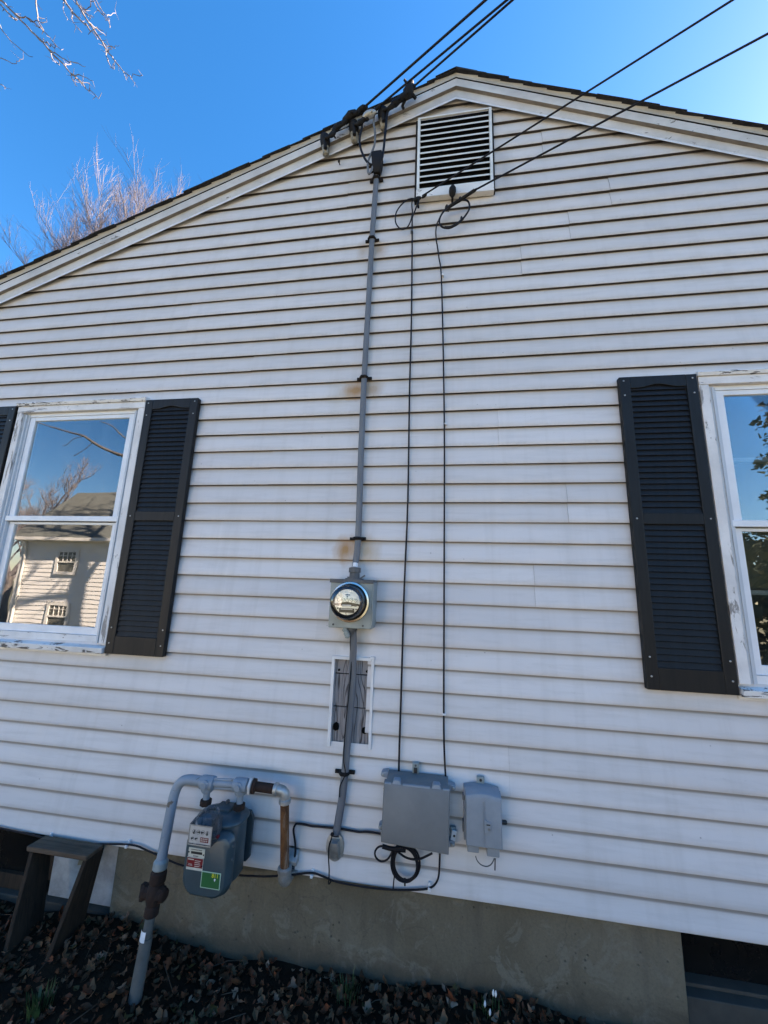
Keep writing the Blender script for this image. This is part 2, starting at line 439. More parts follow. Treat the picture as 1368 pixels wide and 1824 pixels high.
LEAFM = [leaf_mat('brown_leaf', (0.045, 0.0165, 0.007), (0.10, 0.036, 0.014)),
         leaf_mat('tan_leaf', (0.105, 0.046, 0.021), (0.20, 0.098, 0.050)),
         leaf_mat('russet_leaf', (0.09, 0.022, 0.009), (0.17, 0.048, 0.018)),
         leaf_mat('pale_leaf', (0.17, 0.092, 0.058), (0.31, 0.195, 0.135)),
         leaf_mat('yellowed_leaf', (0.05, 0.033, 0.010), (0.09, 0.062, 0.02))]

# ------------------------------------------------------------------ mesh building
ORIG = {}
class MB:
    def __init__(s):
        s.v, s.f, s.mi = [], [], []
    def add(s, vs, fs, mi=0):
        b = len(s.v)
        s.v += [tuple(v) for v in vs]
        for f in fs:
            s.f.append([b + i for i in f])
            s.mi.append(mi)
        return s
    def box(s, x0, x1, y0, y1, z0, z1, mi=0):
        vs = [(x, y, z) for z in (z0, z1) for y in (y0, y1) for x in (x0, x1)]
        return s.add(vs, [(0, 2, 3, 1), (4, 5, 7, 6), (0, 1, 5, 4), (2, 6, 7, 3), (0, 4, 6, 2), (1, 3, 7, 5)], mi)
    def obox(s, c, ax, ay, az, mi=0):
        c, ax, ay, az = Vector(c), Vector(ax), Vector(ay), Vector(az)
        vs = [c + i * ax + j * ay + k * az for k in (-1, 1) for j in (-1, 1) for i in (-1, 1)]
        return s.add(vs, [(0, 2, 3, 1), (4, 5, 7, 6), (0, 1, 5, 4), (2, 6, 7, 3), (0, 4, 6, 2), (1, 3, 7, 5)], mi)
    def tube(s, pts, r, n=8, mi=0, flat=None, caps=True):
        pts = [Vector(p) for p in pts]
        k = len(pts)
        rs = r if isinstance(r, (list, tuple)) else [r] * k
        vs, fs = [], []
        T = []
        for i in range(k):
            a = pts[max(0, i - 1)]
            b = pts[min(k - 1, i + 1)]
            d = b - a
            T.append(d.normalized() if d.length > 1e-9 else Vector((0, 0, 1)))
        up = Vector((0, 1, 0)) if abs(T[0].y) < 0.9 else Vector((1, 0, 0))
        nrm = (up - up.dot(T[0]) * T[0]).normalized()
        for i in range(k):
            nrm = nrm - nrm.dot(T[i]) * T[i]
            nrm = nrm.normalized() if nrm.length > 1e-6 else T[i].orthogonal().normalized()
            bn = T[i].cross(nrm)
            for j in range(n):
                a = 2 * math.pi * j / n
                fa = flat or (1, 1)
                vs.append(pts[i] + rs[i] * (fa[0] * math.cos(a) * nrm + fa[1] * math.sin(a) * bn))
        for i in range(k - 1):
            for j in range(n):
                fs.append((i * n + j, i * n + (j + 1) % n, (i + 1) * n + (j + 1) % n, (i + 1) * n + j))
        if caps:
            fs.append(tuple(range(n))[::-1])
            fs.append(tuple((k - 1) * n + j for j in range(n)))
        return s.add(vs, fs, mi)
    def lathe(s, o, d, prof, n=24, mi=0, caps=True):
        o, d = Vector(o), Vector(d).normalized()
        u = d.orthogonal().normalized()
        w = d.cross(u)
        vs, fs = [], []
        for r, h in prof:
            for j in range(n):
                a = 2 * math.pi * j / n
                vs.append(o + h * d + r * (math.cos(a) * u + math.sin(a) * w))
        k = len(prof)
        for i in range(k - 1):
            for j in range(n):
                fs.append((i * n + j, i * n + (j + 1) % n, (i + 1) * n + (j + 1) % n, (i + 1) * n + j))
        if caps:
            fs.append(tuple(range(n))[::-1])
            fs.append(tuple((k - 1) * n + j for j in range(n)))
        return s.add(vs, fs, mi)
    def prism_y(s, poly, y0, y1, mi=0):
        n = len(poly)
        vs = [(x, y0, z) for x, z in poly] + [(x, y1, z) for x, z in poly]
        fs = [tuple(range(n)), tuple(range(2 * n - 1, n - 1, -1))]
        fs += [(i, n + i, n + (i + 1) % n, (i + 1) % n) for i in range(n)]
        return s.add(vs, fs, mi)
    def loft(s, rings, mi=0, caps=True, closed=True):
        n = len(rings[0])
        vs = [p for r in rings for p in r]
        fs = []
        for i in range(len(rings) - 1):
            for j in range(n if closed else n - 1):
                fs.append((i * n + j, i * n + (j + 1) % n, (i + 1) * n + (j + 1) % n, (i + 1) * n + j))
        if caps:
            fs.append(tuple(range(n))[::-1])
            fs.append(tuple((len(rings) - 1) * n + j for j in range(n)))
        return s.add(vs, fs, mi)
    def split(s, name, mats, parent=None, **kw):
        # every loose piece becomes an object of its own
        root = list(range(len(s.v)))
        def find(i):
            while root[i] != i:
                root[i] = root[root[i]]
                i = root[i]
            return i
        for f in s.f:
            for i in f[1:]:
                root[find(i)] = find(f[0])
        gr = {}
        for f, mi in zip(s.f, s.mi):
            gr.setdefault(find(f[0]), []).append((f, mi))
        out = []
        for k, fl in gr.items():
            ids = sorted({i for f, _ in fl for i in f})
            mp = {i: n for n, i in enumerate(ids)}
            m = MB()
            m.v = [s.v[i] for i in ids]
            m.f = [[mp[i] for i in f] for f, _ in fl]
            m.mi = [mi for _, mi in fl]
            out.append(m.build(name, mats, parent, **kw))
        return out
    def build(s, name, mats, parent=None, smooth=None, bevel=0, bseg=2, fix=True, kind=None, origin=None):
        if not isinstance(mats, (list, tuple)):
            mats = [mats]
        if parent is not None:
            o0 = ORIG[parent.name]
        elif origin is not None:
            o0 = Vector(origin)
        else:
            xs = [v[0] for v in s.v]; ys = [v[1] for v in s.v]; zs = [v[2] for v in s.v]
            o0 = Vector(((min(xs) + max(xs)) / 2, (min(ys) + max(ys)) / 2, min(zs)))
        me = bpy.data.meshes.new(name)
        me.from_pydata([tuple(Vector(v) - o0) for v in s.v], [], s.f)
        for m in mats:
            me.materials.append(m)
        for p, i in zip(me.polygons, s.mi):
            p.material_index = i
        if bevel or fix:
            bm = bmesh.new()
            bm.from_mesh(me)
            if fix:
                bmesh.ops.recalc_face_normals(bm, faces=bm.faces)
            if bevel:
                es = [e for e in bm.edges if len(e.link_faces) == 2 and e.calc_face_angle(0) > R(40)]
                bmesh.ops.bevel(bm, geom=es, offset=bevel, segments=bseg, affect='EDGES', profile=0.5, clamp_overlap=True)
            bm.to_mesh(me)
            bm.free()
        me.update()
        if smooth:
            me.shade_smooth()
            me.set_sharp_from_angle(angle=R(smooth))
        ob = bpy.data.objects.new(name, me)
        C.objects.link(ob)
        if parent is not None:
            ob.parent = parent
        else:
            ob.location = o0
        ORIG[ob.name] = o0
        if kind:
            ob['kind'] = kind
        return ob

def tag(o, label=None, cat=None, group=None, kind=None):
    if label: o['label'] = label
    if cat: o['category'] = cat
    if group: o['group'] = group
    if kind: o['kind'] = kind
    return o

def thing(name, loc, label, cat, group=None):
    o = bpy.data.objects.new(name, None)
    o.empty_display_size = 0.1
    C.objects.link(o)
    o.location = loc
    ORIG[o.name] = Vector(loc)
    return tag(o, label, cat, group)

def part_copy(src, parent, delta):
    c = src.copy()
    C.objects.link(c)
    c.parent = parent
    c.location = src.location + Vector(delta)
    ORIG[c.name] = ORIG[src.name] + Vector(delta)
    return c

def smoothpath(pts, k=4):
    pts = [Vector(p) for p in pts]
    out = []
    for i in range(len(pts) - 1):
        p0 = pts[max(0, i - 1)]; p1 = pts[i]; p2 = pts[i + 1]; p3 = pts[min(len(pts) - 1, i + 2)]
        for j in range(k):
            t = j / k
            out.append(0.5 * ((2 * p1) + (p2 - p0) * t + (2 * p0 - 5 * p1 + 4 * p2 - p3) * t * t + (3 * p1 - p0 - 3 * p2 + p3) * t ** 3))
    out.append(pts[-1])
    return out

def text_part(txt, size, loc, mat, name, parent, depth=0.0004, rot=(R(90), 0, 0)):
    cu = bpy.data.curves.new('lettering', 'FONT')
    cu.body = txt
    cu.size = size
    cu.align_x = 'CENTER'
    cu.align_y = 'CENTER'
    cu.extrude = depth
    ob = bpy.data.objects.new('lettering', cu)
    C.objects.link(ob)
    dg = bpy.context.evaluated_depsgraph_get()
    me = bpy.data.meshes.new_from_object(ob.evaluated_get(dg))
    bpy.data.objects.remove(ob)
    mt = Matrix.Translation(Vector(loc) - ORIG[parent.name]) @ Matrix.Rotation(rot[2], 4, 'Z') @ Matrix.Rotation(rot[0], 4, 'X')
    me.transform(mt)
    me.materials.clear()
    me.materials.append(mat)
    o = bpy.data.objects.new(name, me)
    C.objects.link(o)
    o.parent = parent
    ORIG[o.name] = ORIG[parent.name]
    return o

# ------------------------------------------------------------------ ground
def bumps(x, y):
    return (0.018 * math.sin(3.1 * x + 1.2) * math.cos(2.7 * y) + 0.012 * math.sin(7.3 * x + 4 * y) + 0.007 * math.sin(17 * x - 11 * y + 2))
def ground_z(x, y):
    z = -0.02
    if -6 < x < 5 and -4 < y < 0.6:
        w = min(1, (x + 6), (5 - x), (y + 4), 1)
        z += bumps(x, y) * max(0, w)
        z += 0.035 * math.exp(-((x + 1.45) / 0.35) ** 2 - ((y + 0.03) / 0.16) ** 2)
    if y < -7:
        z -= 1.4 * (1 - math.exp(-((y + 7) / 5) ** 2))
    return z
def axis(lo, hi, step, far):
    a = []
    x = lo
    while x <= hi + 1e-6:
        a.append(x); x += step
    e, s0 = hi, step
    while e < far:
        s0 *= 1.5; e += s0; a.append(e)
    e, s0 = lo, step
    while e > -far:
        s0 *= 1.5; e -= s0; a.insert(0, e)
    return a
gx, gy = axis(-4, 3, 0.07, 260), axis(-2.6, 0.25, 0.07, 260)
g = MB()
g.add([(x, y, ground_z(x, y)) for y in gy for x in gx],
      [(j * len(gx) + i, j * len(gx) + i + 1, (j + 1) * len(gx) + i + 1, (j + 1) * len(gx) + i) for j in range(len(gy) - 1) for i in range(len(gx) - 1)])
ground = g.build('ground', M['ground'], None, 60, kind='structure', origin=(0, 0, 0))

# ------------------------------------------------------------------ house
house = thing('house', (0, 0, 0), 'low gabled house in pale vinyl siding with black shingle roof and concrete foundation', 'house')
APX = 0.066
SL, SR = 0.386, 0.472            # left and right pitch
AJ = 4.752                       # height of the channel line at the ridge
XL, XR = -5.0, 4.1               # side walls
D = 1.97438
def jline(x, dz=0.0):
    return AJ + dz - (SL * (APX - x) if x < APX else SR * (x - APX))

def course(k, x0, x1, z0, z1, proud=0.0, lip=True):
    """one strip of siding between x0 and x1, clipped under the rake"""
    b = MB()
    rows = [z0, z0 + 0.0035, z0 + 0.02, z0 + 0.05, z1] if lip else [z0, (z0 + z1) / 2, z1]
    zb = 0.344 + 0.1016 * k
    def yy(z, i):
        f = (z - zb) / 0.1016
        y = 0.0165 * f - 0.0020 * math.sin(math.pi * min(1, max(0, f)))
        if lip and i == 0: y += 0.0022
        return y - proud
    lim = 0.05
    NQ = max(3, int((x1 - x0) / 0.16))
    top = AJ + lim
    rings = []
    for i, z in enumerate(rows):
        z = min(z, top - 0.002)
        a = max(x0, APX - (top - z) / SL)
        c = min(x1, APX + (top - z) / SR)
        if c <= a: c = a + 0.001
        wob = lambda x_: 0.0013 * math.sin(1.9 * x_ + k * 2.3) + 0.0004 * math.sin(5.3 * x_ + k * 1.1)
        bul = lambda x_: 0.0015 * math.sin(2.7 * x_ + k * 1.7) * math.sin(math.pi * min(1, max(0, (z - zb) / 0.1016)))
        rings.append([(a + (c - a) * q / NQ, yy(z, i) + bul(a + (c - a) * q / NQ), z + (wob(a + (c - a) * q / NQ) if i < 2 and lip else 0)) for q in range(NQ + 1)])
    vs = [p for r in rings for p in r]
    fs = [(i * (NQ + 1) + q, i * (NQ + 1) + q + 1, (i + 1) * (NQ + 1) + q + 1, (i + 1) * (NQ + 1) + q) for i in range(len(rings) - 1) for q in range(NQ)]
    b.add(vs, fs, 0)
    if lip:
        bot = rings[0]
        back = [(p[0], 0.026, p[2] + 0.001) for p in bot]
        b.add(bot + back, [(q, q + 1, NQ + 1 + q + 1, NQ + 1 + q) for q in range(NQ)], 1)
        for e in (0, NQ):     # end caps so cut ends are not hollow
            col = [r[e] for r in rings]
            bk = [(p[0], 0.026, p[2]) for p in col]
            n = len(col)
            b.add(col + bk, [(q, q + 1, n + q + 1, n + q) for q in range(n - 1)], 1)
    return b

OPEN = [(-2.70, -1.825, 1.262, 2.675), (1.255, 2.13, 1.262, 2.675), (-0.532, -0.346, 0.888, 1.276), (-0.172, 0.282, 3.975, 4.592),
        (-0.705, -0.645, 0.30, 0.452)]
SEAMS = {0: [-2.3], 2: [-2.9, 1.95], 4: [0.295], 6: [-3.6, 0.9 + 1.2], 8: [-0.75 - 1.9], 10: [-0.62], 12: [0.45], 14: [-1.2], 16: [0.62], 18: [-0.95], 20: [0.3], 22: [-1.9],
         24: [-1.13], 26: [-0.91], 28: [-1.6], 30: [0.45], 32: [0.72], 34: [0.95], 36: [-0.6], 38: [0.6], 40: []}
SEAMS[4] = [0.31]
for k in range(45):
    z0 = 0.344 + 0.1016 * k
    z1 = z0 + 0.1016
    if z0 > AJ + 0.03:
        break
    pair = k // 2 * 2
    cuts = [XL] + sorted(SEAMS.get(pair, [])) + [XR]
    for si in range(len(cuts) - 1):
        spans = [(cuts[si], cuts[si + 1], z0, z1, True)]
        for (ax, bx, az, bz) in OPEN:
            nxt = []
            for (p, q, u, v, lp) in spans:
                if q <= ax or p >= bx or v <= az + 1e-4 or u >= bz - 1e-4:
                    nxt.append((p, q, u, v, lp)); continue
                if p < ax: nxt.append((p, ax, u, v, lp))
                if q > bx: nxt.append((bx, q, u, v, lp))
                if u < az: nxt.append((max(p, ax), min(q, bx), u, az, lp))
                if v > bz: nxt.append((max(p, ax), min(q, bx), bz, v, False))
            spans = nxt
        for (p, q, u, v, lp) in spans:
            pr = 0.0026 if si % 2 else 0.0
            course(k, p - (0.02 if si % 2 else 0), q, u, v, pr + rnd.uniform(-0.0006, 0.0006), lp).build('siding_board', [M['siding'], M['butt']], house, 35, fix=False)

# patch of old shakes left bare behind the cable
sh = MB()
rows = [(0.888, 1.052), (1.058, 1.203), (1.209, 1.278)]
holes = []
for (a, b_) in rows:
    x = -0.531
    while x < -0.347:
        w = min(rnd.uniform(0.016, 0.034), -0.346 - x)
        s1 = MB()
        ys = 0.016 + rnd.uniform(0, 0.004)
        s1.loft([[(x + 0.0007, ys, a), (x + w - 0.0007, ys, a), (x + w - 0.0007, ys + 0.014, a), (x + 0.0007, ys + 0.014, a)],
                 [(x + 0.0007 + rnd.uniform(-0.001, 0.001), ys + 0.001, (a + b_) / 2), (x + w - 0.0007, ys + 0.001, (a + b_) / 2), (x + w - 0.0007, ys + 0.014, (a + b_) / 2), (x + 0.0007, ys + 0.014, (a + b_) / 2)],
                 [(x + 0.0007, ys + 0.004, b_), (x + w - 0.0007, ys + 0.004, b_), (x + w - 0.0007, ys + 0.014, b_), (x + 0.0007, ys + 0.014, b_)]])
        s1.build('shake', M['greywood'], house)
        x += w
MB().box(-0.545, -0.335, 0.034, 0.045, 0.87, 1.29).build('backing_board', M['void'], house)
for cx, cz, r in ((-0.513, 0.965, 0.017), (-0.372, 0.957, 0.015), (-0.512, 1.222, 0.006), (-0.37, 1.224, 0.007)):
    h = MB()
    pts = [(cx + r * rnd.uniform(0.75, 1.1) * math.cos(a * math.pi / 4), cz + r * rnd.uniform(0.8, 1.2) * math.sin(a * math.pi / 4)) for a in range(8)]
    h.prism_y(pts, 0.0135, 0.02)
    h.build('hole', M['void'], house)
fr_ = MB()
fr_.box(-0.546, -0.531, -0.006, 0.02, 0.882, 1.290)
fr_.box(-0.347, -0.334, -0.006, 0.02, 0.884, 1.285)
fr_.box(-0.5305, -0.3475, -0.007, 0.02, 1.276, 1.291)
fr_.box(-0.352, -0.330, -0.009, 0.0, 1.2855, 1.297)
fr_.split('patch_frame', M['jwhite'], house, bevel=0.001)

# side and back walls, floor, ceiling (not in view, they keep the rooms dark)
w = MB()
w.box(XL, XL + 0.02, 0.02, 9, 0.344, jline(XL) + 0.05)
w.box(XR - 0.02, XR, 0.02, 9, 0.344, jline(XR) + 0.05)
w.prism_y([(XL, 0.344), (XR, 0.344), (XR, jline(XR)), (APX, AJ), (XL, jline(XL))], 9.0, 9.02)
w.split('wall', M['siding'], house)
iw = MB()
iw.box(XL + 0.03, XR - 0.03, 0.06, 8.98, 0.36, 0.38)
iw.box(XL + 0.03, XR - 0.03, 0.06, 8.98, 2.86, 2.88)
iw.box(XL + 0.03, XR - 0.03, 3.2, 3.24, 0.38, 2.86)
iw.box(-0.5, -0.4, 0.06, 3.2, 0.38, 2.86)
iw.split('interior_wall', M['inner'], house)
bl = MB()
bl.box(1.0, 2.4, 0.20, 0.205, 1.69, 2.8)
bl.build('blind', M['curtain'], house)
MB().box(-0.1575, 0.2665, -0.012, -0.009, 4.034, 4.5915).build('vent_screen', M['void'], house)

# foundation with the two basement window openings
f = MB()
f.box(-1.597, 0.94, 0.034, 0.30, -0.5, 0.352)
f.build('foundation', M['concrete'], house, bevel=0.006)
f = MB()
f.box(-2.9, -1.6, 0.055, 0.30, -0.5, 0.026)
f.box(XL, -2.9, 0.03, 0.30, -0.5, 0.352)
f.box(0.945, 2.1, 0.055, 0.30, -0.5, 0.098)
f.box(2.1, XR, 0.03, 0.30, -0.5, 0.352)
f.box(XL, XL + 0.2, 0.31, 9, -0.5, 0.352)
f.box(XR - 0.2, XR, 0.31, 9, -0.5, 0.352)
f.box(XL, XR, 8.8, 9.0, -0.5, 0.351)
f.split('basement_sill', M['greyconc'], house, bevel=0.004)
bw = MB()
bw.box(-2.9, -2.0, 0.11, 0.12, 0.03, 0.35)
bw.box(0.942, 2.1, 0.15, 0.16, 0.10, 0.35)
bw.split('basement_window', M['darkpane'], house)
fr2 = MB()
fr2.box(-2.9, -2.02, 0.085, 0.109, 0.027, 0.095)
fr2.box(-2.05, -2.0, 0.085, 0.109, 0.095, 0.35)
fr2.box(-2.5, -2.47, 0.088, 0.109, 0.095, 0.35)
fr2.split('basement_frame', M['stool'], house, bevel=0.002)
fr2 = MB()
fr2.box(0.946, 2.09, 0.10, 0.15, 0.099, 0.112)
fr2.build('window_ledge', M['greyconc'], house, bevel=0.002)
wb = MB()
wb.box(-2.0, -1.815, 0.086, 0.105, 0.028, 0.349)
wb.box(-1.812, -1.612, 0.083, 0.105, 0.028, 0.349)
wb.split('white_board', M['oldwhite'], house, bevel=0.004)

# rake trim down both slopes
def rake(name, prof, mat, side, xe, smooth=30, parent=None, under=None):
    sl_ = SL if side < 0 else SR
    b = MB()
    ra, rb = [], []
    for p, h in prof:
        s = 1 - p / D
        za = 1.62 + (AJ - 1.62 + h) * s
        ra.append((APX, -p, za))
        rb.append((xe, -p, za - sl_ * abs(xe - APX)))
    n = 14
    rings = []
    for i in range(n + 1):
        t = i / n
        rings.append([tuple(Vector(a).lerp(Vector(c), t)) for a, c in zip(ra, rb)])
    b.loft(rings)
    if under is not None:
        m_ = len(prof)
        for i in range(n):
            b.mi[i * m_ + under] = 1
        mat = [mat, M['bareedge']]
    return b.build(name, mat, parent or house, smooth)
XE = {-1: -5.35, 1: 4.45}
for sd_ in (-1, 1):
    xe = XE[sd_]
    rake('channel_trim', [(0.0, 0.0185), (0.020, 0.0145), (0.020, 0.0065), (0.022, 0.0055), (0.022, -0.0005), (0.0202, -0.0015), (0.0198, 0.003), (0.0, 0.012)], M['jwhite'], sd_, xe)
    rake('rake_board', [(-0.02, 0.016), (0.0195, 0.016), (0.0195, 0.095), (-0.02, 0.095)], M['trim'], sd_, xe)
    rake('rake_board', [(0.0197, 0.0765), (0.040, 0.1095), (0.041, 0.170), (0.039, 0.172), (0.012, 0.130)], M['trim'], sd_, xe, under=0)
    rake('crown_moulding', [(0.0425, 0.1835), (0.0445, 0.1845), (0.0460, 0.192), (0.0470, 0.205), (0.0515, 0.222), (0.0585, 0.236), (0.0615, 0.247), (0.02, 0.21), (0.012, 0.180)], M['almond'], sd_, xe, 50)

# roof deck and shingle courses
rf = MB()
for sd_ in (-1, 1):
    sl_ = SL if sd_ < 0 else SR
    xe = XE[sd_]
    za = AJ + 0.105
    rf.add([(APX, -0.02, za), (xe, -0.02, za - sl_ * abs(xe - APX)), (xe, 9.1, za - sl_ * abs(xe - APX)), (APX, 9.1, za),
            (APX, -0.02, za + 0.01), (xe, -0.02, za + 0.01 - sl_ * abs(xe - APX)), (xe, 9.1, za + 0.01 - sl_ * abs(xe - APX)), (APX, 9.1, za + 0.01)],
           [(0, 1, 2, 3), (4, 7, 6, 5), (0, 4, 5, 1), (1, 5, 6, 2), (2, 6, 7, 3), (3, 7, 4, 0)])
roof = rf.build('roof', M['shingle'], house)
for sd_ in (-1, 1):
    sl_ = SL if sd_ < 0 else SR
    pe = 0.066
    s = 1 - pe / D
    zt = 1.62 + (AJ - 1.62 + 0.2455) * s
    ln = abs(XE[sd_] - APX)
    step = 0.135
    nn = int(ln / step)
    for i in range(nn):
        a = i * step
        c = a + step + 0.05
        e = rnd.uniform(-0.006, 0.006)
        th = 0.0065 + rnd.uniform(-0.001, 0.0015)
        b = MB()
        def P(d, off, y):
            return (APX + sd_ * d, y, zt - sl_ * d + off)
        y0 = -pe + e - 0.004
        ring = lambda y: [P(max(0, a - 0.0), 0.001, y), P(c, 0.004, y), P(c, 0.004 + th, y), P(max(0, a - 0.0), 0.001 + th * 0.6, y)]
        b.loft([ring(y0), ring(3.0), ring(9.15)])
        b.build('shingle', M['shingle'], roof)
cp = MB()
y = -0.075
zt = 1.62 + (AJ - 1.62 + 0.2455) * (1 - 0.066 / D) + 0.013
while y < 9:
    cp.add([(APX - 0.13, y, zt - SL * 0.13), (APX, y, zt + 0.002), (APX + 0.13, y, zt - SR * 0.13), (APX - 0.13, y + 0.3, zt - SL * 0.13 - 0.006), (APX, y + 0.3, zt - 0.004), (APX + 0.13, y + 0.3, zt - SR * 0.13 - 0.006),
            (APX - 0.13, y, zt - SL * 0.13 - 0.006), (APX, y, zt - 0.005), (APX + 0.13, y, zt - SR * 0.13 - 0.006)],
           [(0, 1, 4, 3), (1, 2, 5, 4), (0, 6, 7, 1), (1, 7, 8, 2)])
    y += 0.28
cp.build('ridge_cap', M['shingle'], roof)

# double-hung windows behind storm sashes
def window(xl):
    W_ = 0.918
    xr = xl + W_
    b = MB()
    b.box(xl, xr, -0.026, 0.05, 2.6575, 2.699)
    win = b.build('window', M['casing_h'], house, bevel=0.002)
    b = MB()
    b.box(xl, xl + 0.043, -0.024, 0.05, 1.282, 2.657)
    b.box(xr - 0.043, xr, -0.024, 0.05, 1.282, 2.657)
    b.split('casing', M['casing'], win, bevel=0.002)
    b = MB()
    b.loft([[(x, -0.034, 2.700), (x, -0.040, 2.716), (x, -0.036, 2.722), (x, 0.014, 2.732), (x, 0.014, 2.700)] for x in (xl - 0.006, xr + 0.006)])
    b.build('head_cap', M['sill'], win)
    b = MB()
    b.loft([[(x, -0.040, 1.232), (x, -0.044, 1.262), (x, 0.05, 1.281), (x, 0.05, 1.232)] for x in [xl + W_ * q / 6 for q in range(7)]])
    b.build('sill', M['sill'], win, bevel=0.002)
    b = MB()
    b.box(xl + 0.001, xr - 0.001, -0.012, 0.0, 1.218, 1.2318)
    b.build('channel_trim', M['jwhite'], win)
    a, c = xl + 0.0435, xr - 0.0435
    b = MB()                       # stepped aluminium track
    b.box(a, a + 0.016, -0.010, 0.05, 1.2825, 2.650)
    b.box(a + 0.0162, a + 0.022, -0.016, 0.05, 1.2825, 2.648)
    b.box(a + 0.0222, a + 0.036, -0.006, 0.05, 1.2825, 2.646)
    b.box(c - 0.016, c, -0.010, 0.05, 1.2825, 2.650)
    b.box(c - 0.022, c - 0.0162, -0.016, 0.05, 1.2825, 2.648)
    b.box(c - 0.036, c - 0.0222, -0.006, 0.05, 1.2825, 2.646)
    b.split('storm_track', M['track'], win)
    b = MB()
    b.box(a + 0.0365, c - 0.0365, -0.004, 0.05, 2.634, 2.646)
    b.box(a, c, 0.0, 0.05, 2.6465, 2.657)
    b.split('head_track', M['storm'], win)
    i0, i1 = a + 0.0365, c - 0.0365
    def sash(z0, z1, y, wt, wb, nm):
        b = MB()
        b.box(i0, i0 + 0.037, y, y + 0.018, z0, z1)
        b.box(i1 - 0.037, i1, y, y + 0.018, z0, z1)
        b.box(i0 + 0.0372, i1 - 0.0372, y + 0.001, y + 0.018, z1 - wt, z1)
        b.box(i0 + 0.0372, i1 - 0.0372, y + 0.001, y + 0.018, z0, z0 + wb)
        sa = b.build(nm, M['storm'], win, bevel=0.0015)
        MB().box(i0 + 0.035, i1 - 0.035, y + 0.0095, y + 0.0125, z0 + wb - 0.003, z1 - wt + 0.003).build('pane', M['glass'], win)
        return sa
    sash(1.957, 2.633, 0.000, 0.024, 0.026, 'upper_sash')
    sash(1.317, 1.952, 0.012, 0.014, 0.040, 'lower_sash')
    b = MB()
    b.box(i0 - 0.012, i1 + 0.012, -0.009, -0.0005, 1.956, 1.986)
    b.build('meeting_rail', M['storm'], win, bevel=0.002)
    b = MB()
    b.box(a, c, 0.0, 0.05, 1.2825, 1.316)
    b.build('inner_sill', M['casing_h'], win)
    b = MB()
    b.box(i0, i1, 0.055, 0.075, 2.285, 2.305)
    b.box(i0, i1, 0.055, 0.075, 1.655, 1.675)
    b.box(i0, i0 + 0.045, 0.058, 0.085, 1.33, 2.63)
    b.box(i1 - 0.045, i1, 0.058, 0.085, 1.33, 2.63)
    b.split('inner_frame', M['track'], win)
    return win
window(-2.7225)
window(1.232)

# ------------------------------------------------------------------ shutters
def shutter(x0, x1, z0, z1, label):
    t = thing('shutter', ((x0 + x1) / 2, -0.03, z0), label, 'shutter', 'dark louvered shutters beside the windows')
    yf = -0.032
    st = 0.050
    rail = [(z0, z0 + 0.092), (z0 + 0.724, z0 + 0.776), (z1 - 0.062, z1)]
    b = MB()
    b.box(x0, x0 + st, yf, -0.002, z0, z1)
    b.box(x1 - st, x1, yf, -0.002, z0, z1)
    b.split('stile', M['shutter'], t, bevel=0.003)
    b = MB()
    for a, c in rail[:2]:
        b.box(x0 + st + 0.0002, x1 - st - 0.0002, yf + 0.0006, -0.002, a, c)
    # arched top rail
    n = 16
    xa, xb = x0 + st + 0.0002, x1 - st - 0.0002
    low = []
    for i in range(n + 1):
        u = i / n
        g_ = 0.0
        if 0.12 < u < 0.88:
            g_ = 0.017 * (0.5 - 0.5 * math.cos(2 * math.pi * (u - 0.12) / 0.76))
        low.append((xa + (xb - xa) * u, z1 - 0.062 + g_))
    b.prism_y(low + [(xb, z1), (xa, z1)], yf + 0.0006, -0.002)
    b.split('rail', M['shutter'], t, bevel=0.0015)
    MB().box(x0 + 0.01, x1 - 0.01, -0.0035, -0.0015, z0 + 0.01, z1 - 0.01).build('back_panel', M['shutter'], t)
    first = None
    for (lo, hi, cnt) in ((z0 + 0.092, z0 + 0.724, 23), (z0 + 0.776, z1 - 0.046, 23)):
        stp = (hi - lo) / cnt
        for i in range(cnt):
            z = lo + i * stp
            if first is None:
                lb = MB()
                lb.loft([[(x, yf + 0.0045, z + 0.0015), (x, yf + 0.009, z - 0.0005), (x, yf + 0.020, z + stp * 0.6), (x, yf + 0.018, z + stp * 1.02), (x, yf + 0.0125, z + stp * 1.04)] for x in (xa - 0.004, xb + 0.004)])
                first = lb.build('louver', M['shutter'], t, 30)
                fz = z
            else:
                part_copy(first, t, (0, 0, z - fz))
    sc = None
    for (px, pz) in ((x0 + 0.02, z1 - 0.022), (x1 - 0.02, z1 - 0.022), (x0 + 0.02, z1 - 0.10), (x1 - 0.02, z1 - 0.10), (x0 + 0.022, z0 + 0.75), (x1 - 0.022, z0 + 0.75),
                     (x0 + 0.02, z0 + 0.135), (x1 - 0.02, z0 + 0.135), (x0 + 0.02, z0 + 0.055), (x1 - 0.02, z0 + 0.055)):
        if sc is None:
            q = MB().lathe((px, yf, pz), (0, -1, 0), [(0.0042, -0.001), (0.0042, 0.001), (0.0025, 0.0022)], 10)
            sc = q.build('screw', M['zinc'], t, 30)
            s0 = (px, pz)
        else:
            part_copy(sc, t, (px - s0[0], 0, pz - s0[1]))
    return t
shutter(-1.797, -1.449, 1.235, 2.704, 'dark louvered shutter right of the left window, nearest the round electric meter')
shutter(-3.095, -2.737, 1.235, 2.704, 'dark louvered shutter left of the left window, cut off by the photo edge')
shutter(0.870, 1.223, 1.237, 2.712, 'dark louvered shutter left of the right window, the largest in the photo')

